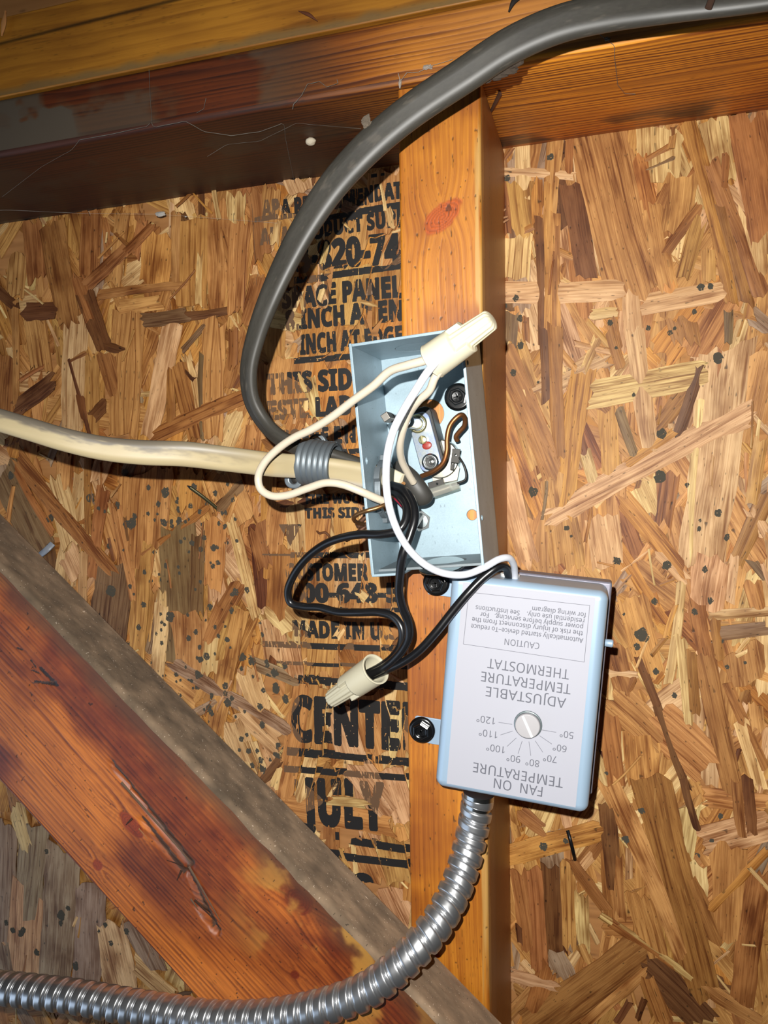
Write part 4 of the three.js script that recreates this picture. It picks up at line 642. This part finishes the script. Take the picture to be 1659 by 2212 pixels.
// ---------------------------------------------------------------- insulated wires
const creamIns = M(0xc4b8a4, 0.38), whiteIns = M(0xc9cbd2, 0.34), blackIns = new THREE.MeshPhysicalMaterial({ color: 0x121214, roughness: 0.3, clearcoat: 0.25, clearcoatRoughness: 0.25 });
const wired = (name, list, r, mat, label, o) => single(name, wire(list, r, o), mat, label, 'wire');
wired('white_wire', [[960, 764, 0.169], [920, 778, 0.166], [880, 789, 0.163], [842, 802, 0.159], [806, 834, 0.155], [762, 866, 0.151], [715, 902, 0.147], [672, 928, 0.144], [636, 945, 0.142], [600, 970, 0.140], [571, 1000, 0.139], [558, 1030, 0.138], [563, 1056, 0.138], [586, 1071, 0.138], [620, 1070, 0.138], [664, 1055, 0.139], [704, 1043, 0.140], [738, 1046, 0.140], [776, 1060, 0.139], [812, 1076, 0.135], [838, 1086, 0.131]], 0.00165, creamIns, 'cream-white wire looping far out to the left of the box');
wired('white_wire', [[950, 772, 0.172], [922, 806, 0.172], [897, 845, 0.171], [872, 886, 0.170], [850, 930, 0.169], [838, 975, 0.167], [834, 1020, 0.164], [836, 1065, 0.161], [845, 1110, 0.158], [862, 1153, 0.155], [888, 1192, 0.151], [922, 1222, 0.147], [962, 1239, 0.142], [1005, 1241, 0.138], [1045, 1226, 0.134], [1078, 1208, 0.130], [1098, 1205, 0.126], [1109, 1218, 0.120], [1112, 1238, 0.114], [1112, 1262, 0.110]], 0.00145, whiteIns, 'bright white wire bowing across the box to the thermostat top');
wired('white_wire', [[962, 788, 0.169], [940, 815, 0.167], [928, 843, 0.164], [904, 866, 0.160], [884, 894, 0.154], [870, 930, 0.149], [864, 965, 0.143], [868, 995, 0.136], [880, 1020, 0.130], [893, 1042, 0.125]], 0.00148, creamIns, 'short cream-white wire dropping from the upper connector into the grey boot');
wired('black_wire', [[842, 1060, 0.124], [862, 1072, 0.131], [878, 1096, 0.135], [876, 1125, 0.1375], [860, 1146, 0.139], [825, 1154, 0.139], [785, 1154, 0.137], [745, 1160, 0.134], [705, 1174, 0.130], [665, 1203, 0.126], [636, 1240, 0.122], [622, 1278, 0.119], [628, 1302, 0.118], [655, 1310, 0.118], [690, 1312, 0.119], [730, 1322, 0.120], [775, 1323, 0.122], [820, 1323, 0.123], [852, 1334, 0.124], [868, 1358, 0.125], [866, 1392, 0.125], [848, 1420, 0.125], [822, 1440, 0.124], [796, 1454, 0.122]], 0.00178, blackIns, 'glossy black wire making a wide loop left, below the open box');
wired('black_wire', [[846, 1048, 0.126], [872, 1058, 0.131], [891, 1085, 0.135], [896, 1118, 0.138], [886, 1155, 0.140], [870, 1198, 0.141], [864, 1240, 0.139], [862, 1280, 0.136], [869, 1312, 0.134], [881, 1342, 0.132], [884, 1372, 0.131], [871, 1402, 0.130], [850, 1426, 0.128], [826, 1444, 0.126], [800, 1456, 0.123]], 0.00182, blackIns, 'black wire dropping straight down over the box bottom to the lower connector');
wired('black_wire', [[1100, 1262, 0.108], [1098, 1240, 0.114], [1090, 1224, 0.119], [1074, 1226, 0.122], [1046, 1246, 0.124], [1012, 1280, 0.126], [975, 1324, 0.127], [940, 1368, 0.128], [905, 1406, 0.128], [868, 1432, 0.127], [838, 1446, 0.125], [804, 1460, 0.121]], 0.00178, blackIns, 'black wire slanting from the thermostat top down to the lower connector');
wired('red_wire', [[850, 1066, 0.125], [860, 1076, 0.1295], [872, 1088, 0.1325]], 0.0016, M(0xb01838, 0.35), 'short cut-off red wire stub inside the box');
{
  const b = sweep([P(862, 1006, 0.1150), P(874, 1020, 0.1175), P(890, 1042, 0.119), P(906, 1064, 0.1185), P(916, 1080, 0.117), P(920, 1088, 0.116)], (k, a) => { const e = k > 0.8 ? Math.pow(Math.max(0.005, 1 - Math.pow((k - 0.8) / 0.2, 3)), 0.45) : 1, w = mix(0.0030, 0.0046, smooth(0, 0.5, k)); return [w * e * Math.cos(a), 0.0034 * e * Math.sin(a)]; }, { segs: 40, around: 26 });
  single('rubber_boot', b, M(0x35332f, 0.5), 'dark grey rubber boot in the box with a cream wire entering it', 'cable boot');
}
wired('copper_wire', [[880, 1046, 0.110], [908, 1030, 0.112], [938, 1017, 0.1145], [957, 1000, 0.1155], [965, 975, 0.116], [966, 945, 0.116], [972, 920, 0.116], [985, 903, 0.116], [997, 896, 0.115], [1004, 903, 0.113], [1003, 920, 0.111], [993, 932, 0.110], [985, 944, 0.109], [988, 952, 0.108]], 0.00108, copper, 'bare copper ground wire hooked round the green screw inside the box');
{
  const p = bw(BW2 - T1, 0.0125, 0.0205); const s = thing('ground_screw', 'greenish ground screw on the inner right wall of the box', 'screw', p);
  obj('screw_head', turned([[0, 0], [0.0042, 0], [0.0044, 0.0012], [0.0036, 0.0028], [0, 0.003]], 24).rotateY(-Math.PI / 2), M(0x7c9496, 0.35, 0.7), s);
}
wired('copper_wire', [[846, 1082, 0.132], [832, 1090, 0.135], [812, 1098, 0.137], [790, 1104, 0.138], [772, 1111, 0.136], [764, 1120, 0.132], [770, 1128, 0.127], [784, 1132, 0.122]], 0.0009, M(0x8f6a45, 0.35, 0.85), 'bare copper wire bent out over the left edge of the box');
wired('copper_wire', [[800, 1108, 0.118], [784, 1122, 0.120], [772, 1136, 0.122], [790, 1134, 0.119], [774, 1150, 0.121], [762, 1158, 0.122], [748, 1166, 0.120]], 0.0011, M(0x5e4130, 0.5, 0.6), 'dark twisted copper wire ends behind the left edge of the box');

// ---------------------------------------------------------------- twist-on wire connectors
function wireNut(mouth, tip, R, label) {
  const n = thing('wire_connector', label, 'wire connector', mouth.clone(), 0, 'cream twist-on wire connectors'), ax = tip.clone().sub(mouth), L = ax.length(); ax.normalize();
  const a0 = V(0, 0, 1).cross(ax).normalize(), b0 = V().crossVectors(ax, a0), pos = [], uv = [], idx = [], na = 120, rows = [];
  const out = (s, a) => {
    const wing = Math.cos(2 * a + 0.5) > 0 ? 0.60 : 0.42, skirt = R * (1.0 - 0.13 * s), fl = Math.cos(a * 14), barrel = R * (0.80 - 0.26 * s) * (1 + 0.035 * Math.sign(fl) * Math.pow(Math.abs(fl), 0.6));
    let r = mix(Math.max(skirt - 0.0002, barrel), barrel, smooth(wing - 0.012, wing + 0.012, s)); if (s < 0.02) r *= 1.02;
    return s > 0.95 ? r * Math.sqrt(Math.max(0.0, 1 - Math.pow((s - 0.95) / 0.052, 2)) * 0.75 + 0.25) : r;
  };
  for (let i = 12; i >= 0; i--) rows.push([i / 12 * 0.45, (s) => R * (0.86 - 0.9 * s)]);
  for (let i = 0; i <= 100; i++) rows.push([i / 100, out]);
  for (const [s, f] of rows) for (let j = 0; j <= na; j++) { const a = j / na * 2 * Math.PI, r = f(s, a), p = ax.clone().multiplyScalar(s * L).addScaledVector(a0, r * Math.cos(a)).addScaledVector(b0, r * Math.sin(a)); pos.push(p.x, p.y, p.z); uv.push(s, j / na); }
  const w = na + 1; for (let i = 0; i < rows.length - 1; i++) for (let j = 0; j < na; j++) { const p = i * w + j, q = p + w; idx.push(p, p + 1, q, p + 1, q + 1, q); }
  for (const [row, s] of [[0, 0.45], [rows.length - 1, 1]]) { const c = pos.length / 3, p = ax.clone().multiplyScalar(s * L); pos.push(p.x, p.y, p.z); uv.push(s, 0.5); for (let j = 0; j < na; j++) idx.push(c, row * w + j, row * w + j + 1); }
  const g = new THREE.BufferGeometry(); g.setAttribute('position', new THREE.Float32BufferAttribute(pos, 3)); g.setAttribute('uv', new THREE.Float32BufferAttribute(uv, 2)); g.setIndex(idx); g.computeVertexNormals();
  obj('shell', g, M(0xc2bba2, 0.42), n);
  return n;
}
wireNut(P(934, 781, 0.166), P(1064, 688, 0.173), 0.0067, 'cream twist-on connector joining the white wires above the open box');
wireNut(P(812, 1445, 0.1255), P(714, 1512, 0.112), 0.0069, 'cream twist-on connector joining the black wires below the box');

// ---------------------------------------------------------------- small things stuck to the wood
const blob = (p, r, seed, sx = 1, sy = 1, sz = 1, rough = 0.5) => { const g = new THREE.IcosahedronGeometry(r, 4), q = g.attributes.position; for (let i = 0; i < q.count; i++) { const v = V(q.getX(i), q.getY(i), q.getZ(i)), k = 1 + rough * 2 * (fbm(v.x / r * 1.7 + seed, v.y / r * 1.7 + v.z / r * 1.3 + seed, 3) - 0.5); q.setXYZ(i, v.x * k * sx, v.y * k * sy, v.z * k * sz); } g.computeVertexNormals(); return g.translate(p.x, p.y, p.z); };
const lint = M(0x40352b, 1), web = new THREE.MeshStandardMaterial({ color: 0x6f6a62, roughness: 0.9 });
const under = (px, py) => { let z = 0; for (let i = 0; i < 40; i++) { const zz = i / 40 * ST, p = P(px, py, zz); if (p.y <= py0 + 0.013 * (p.x + 0.6) - 0.0002) { z = zz; break; } } return P(px, py, z); };   // a point on the lower plate's underside
single('cocoon', blob(under(671, 305), 0.0024, 3, 1.15, 0.8, 1, 0.15), M(0xc9bda6, 0.8), 'small white oval insect cocoon under the dark timber', 'cocoon');
single('dust_clump', blob(P(795, 268, 0.1425), 0.0020, 9, 1, 1.4, 0.4, 0.9), M(0x62574a, 1), 'pale clump of dust on the grey cable above the lettering', 'dust');
single('dust_clump', mergeGeometries([blob(P(1097, 148, 0.137), 0.0032, 12, 1.5, 0.8, 0.7, 0.9), blob(P(1117, 126, 0.138), 0.0022, 14, 1, 1.1, 0.7, 0.9), blob(P(1076, 160, 0.137), 0.0021, 15, 1.6, 0.7, 0.7, 0.9), blob(P(1048, 172, 0.137), 0.0014, 18, 1.8, 0.6, 0.7, 0.9)]), lint, 'ragged grey-brown dust clump hanging below the grey cable at upper right', 'dust');
single('dust_clump', mergeGeometries([blob(P(1190, 82, 0.139), 0.0022, 22, 1.9, 0.7, 0.7, 0.9), blob(P(1214, 72, 0.139), 0.0015, 23, 1.8, 0.6, 0.6, 0.9)]), lint, 'smaller dust clump under the grey cable, nearest its upper right end', 'dust');
const bot = (x) => py0 + 0.013 * (x + 0.6);
const clear = (px, py, z) => { let p = P(px, py, z); if (p.y < bot(p.x) - 0.0012 || p.z > ST + 0.002) return p; p = P(px, py, ST + 0.0026); return p.y > bot(p.x) - 0.001 ? p : under(px, py).add(V(0, -0.0014, 0)); };
const shy = (list, m = 0.0022) => list.flatMap((a, i) => (i ? [1, 2, 3, 4, 5].map((k) => list[i - 1].clone().lerp(a, k / 5)) : [a.clone()])).map((p) => { const dz = ST + m - p.z, dy = p.y - bot(p.x) + m; if (dz > 0 && dy > 0) dz < dy ? (p.z += dz) : (p.y -= dy); return p; });   // keeps a thread off the timber
const strandWeb = (list, r = 0.00012) => sweep(shy(list), (k, a) => [0.6 * r * (0.5 + 0.9 * noise(k * 30, 1)) * Math.cos(a), 0.6 * r * Math.sin(a)], { segs: list.length * 8, around: 5 });
single('cobweb', mergeGeometries([strandWeb([clear(5, 425, 0.05), clear(90, 360, 0.075), clear(172, 302, 0.0895)], 0.00016), strandWeb([clear(172, 302, 0.0895), clear(240, 290, 0.091), clear(320, 272, 0.092), clear(326, 262, 0.0925), clear(332, 275, 0.092), clear(400, 262, 0.092), clear(416, 270, 0.091), clear(440, 284, 0.086), clear(500, 293, 0.08), clear(560, 278, 0.074), clear(610, 258, 0.07), clear(632, 232, 0.086)], 0.0002), strandWeb([clear(632, 232, 0.0895), clear(652, 205, 0.0905), clear(664, 182, 0.091), clear(690, 176, 0.0915), clear(706, 188, 0.0915), clear(730, 180, 0.0915), clear(728, 172, 0.0915)], 0.00024), strandWeb([clear(448, 338, 0.06), clear(490, 312, 0.065), clear(560, 305, 0.068), clear(640, 260, 0.075), clear(780, 278, 0.08)], 0.00012), strandWeb([clear(322, 150, 0.091), clear(324, 200, 0.092), clear(328, 262, 0.0922)], 0.00013), strandWeb([clear(445, 212, 0.0905), clear(440, 235, 0.091), clear(425, 244, 0.0912)], 0.00015)]), web, 'tangled grey cobweb threads strung along the dark timber at upper left', 'cobweb');
single('cobweb', mergeGeometries([strandWeb([P(-20, 452, 0.03), P(180, 461, 0.022), P(345, 463, 0.018), P(480, 473, 0.012), P(600, 482, 0.003)], 0.0001), blob(P(346, 462, 0.0185), 0.0019, 31, 1.7, 0.8, 0.8, 0.4), blob(P(401, 468, 0.0155), 0.0005, 32, 1.2, 0.8, 0.8, 0.4)]), M(0xb5b0a8, 0.9), 'fine white web thread with a fluffy white tuft, just under the dark timber', 'cobweb');
single('cobweb', mergeGeometries([strandWeb([P(862, 162, 0.0892), P(866, 178, 0.0897), P(880, 160, 0.0895), P(905, 158, 0.0897), P(935, 143, 0.09), P(978, 128, 0.091)], 0.0002), blob(P(864, 180, 0.0895), 0.0009, 41, 0.7, 1.8, 0.6, 0.8), blob(P(925, 145, 0.0898), 0.0011, 42, 2, 0.9, 0.6, 0.9)]), M(0xa09488, 1), 'dusty web scraps where the stud top meets the timber', 'cobweb');
single('cobweb', mergeGeometries([strandWeb([P(1268, 52, 0.092), P(1300, 78, 0.091), P(1326, 98, 0.0905), P(1334, 130, 0.06), P(1350, 160, 0.05), P(1372, 178, 0.048)], 0.00022), blob(P(1312, 84, 0.0915), 0.0008, 44, 1.6, 1, 0.6, 0.9)]), web, 'grey web thread trailing down below the grey cable at upper right', 'cobweb');
single('wood_sliver', sweep([under(1081, 200), under(1066, 222).add(V(0, -0.0015, 0)), under(1056, 250)], (k, a) => [0.0013 * (1.15 - k) * Math.cos(a), 0.0005 * Math.sin(a)], { segs: 14, around: 8 }), M(0x4a2a16, 0.8), 'dark curled wood sliver under the timber, right of the stud top', 'wood sliver');
single('dark_chip', sweep([P(1119, -8, ST + 0.0014), P(1108, 6, ST + 0.0022), P(1099, 26, ST + 0.0014)], (k, a) => [0.0016 * (1.2 - k) * Math.cos(a), 0.0008 * Math.sin(a)], { segs: 12, around: 8 }), M(0x1c130d, 0.8), 'blackish curled scrap above the grey cable at the top edge', 'scrap');
single('dark_chip', sweep([P(1540, -8, 0.150), P(1530, 18, 0.151)], (k, a) => [0.0012 * Math.cos(a), 0.0006 * Math.sin(a)], { segs: 6, around: 8 }), M(0x3a2416, 0.8), 'small brown scrap on the grey cable near the upper right corner', 'scrap');
single('splinter', sweep([P(645, 24, 0.0905), P(668, 32, 0.0915), P(686, 46, 0.0905)], (k, a) => [0.0008 * Math.sin(Math.PI * clamp(k, 0.05, 0.95)) * Math.cos(a), 0.0004 * Math.sin(a)], { segs: 12, around: 8 }), M(0x5a2d12, 0.8), 'thin reddish splinter lifting from the yellowish upper timber', 'splinter');
single('splinter', sweep([P(12, 24, 0.0915), P(8, 50, 0.092), P(4, 78, 0.091)], (k, a) => [0.0016 * Math.sin(Math.PI * clamp(k, 0.08, 0.92)) * Math.cos(a), 0.0006 * Math.sin(a)], { segs: 12, around: 8 }), M(0xb27a44, 0.8), 'pale tan splinter on the upper timber at the left edge', 'splinter');
{ // nails and staples through the sheathing
  const n = thing('bent_nail', 'thin dark nail poking out of the sheathing above the slanting timber', 'nail', P(470, 1098, 0.002));
  obj('nail_shank', inWorld(sweep([P(472, 1101, 0.0005), P(442, 1076, 0.006), P(411, 1053, 0.0105)], (k, a) => [0.00115 * Math.cos(a), 0.0009 * Math.sin(a)], { segs: 20, around: 10 }), n), M(0x4e4a32, 0.4, 0.6), n);
  obj('nail_point', inWorld(sweep([P(411, 1053, 0.0105), P(404, 1049, 0.0115)], (k, a) => [0.0011 * (1 - 0.8 * k) * Math.cos(a), 0.0009 * (1 - 0.8 * k) * Math.sin(a)], { segs: 4, around: 10 }), n), M(0x2c2f33, 0.4, 0.6), n);
  single('staple', sweep([P(1226, 1794, 0.0035), P(1231, 1812, 0.006), P(1238, 1840, 0.006), P(1242, 1858, 0.002)], (k, a) => [0.0010 * Math.cos(a), 0.0006 * Math.sin(a)], { segs: 24, around: 8 }), M(0x2e2f33, 0.35, 0.8), 'dark steel staple end sticking out of the sheathing under the thermostat', 'staple');
  single('staple', sweep([P(1056, 428, 0.02), P(1061, 440, 0.019), P(1068, 452, 0.014)], (k, a) => [0.0009 * Math.cos(a), 0.0006 * Math.sin(a)], { segs: 14, around: 8 }), M(0x8b8a86, 0.3, 0.9), 'bright staple in the side of the stud near its top', 'staple');
  single('wood_curl', sweep([P(684, 1146, 0.0025), P(690, 1152, 0.004), P(702, 1150, 0.005), P(710, 1157, 0.0045), P(712, 1168, 0.0025)], round(0.00075), { segs: 30, around: 8 }), M(0x6a4022, 0.7), 'tiny brown curl of wood beside the stamped arrow', 'wood curl');
  single('torn_splinter', mergeGeometries([[1064, 470, 1092, 452], [1062, 478, 1096, 468], [1066, 486, 1088, 478], [1066, 492, 1098, 474]].map(([a, b, c, d], i) => sweep([P(a, b, 0.006), P((a + c) / 2, (b + d) / 2, 0.008), P(c, d, 0.003)], (k, q) => [0.0006 * Math.cos(q), 0.0003 * Math.sin(q)], { segs: 8, around: 6 }))), M(0xc89a70, 0.8), 'tuft of torn pale splinters beside the stud near its top', 'splinter');
  single('plastic_scrap', sweep([P(85, 1200, 0.002), P(100, 1188, 0.005), P(114, 1174, 0.002)], (k, a) => [0.0022 * Math.cos(a), 0.0007 * Math.sin(a)], { segs: 12, around: 10 }), M(0x8f96a0, 0.4), 'bluish-grey shiny scrap caught above the dusty timber edge', 'scrap');
}
renderer.render(scene, camera);
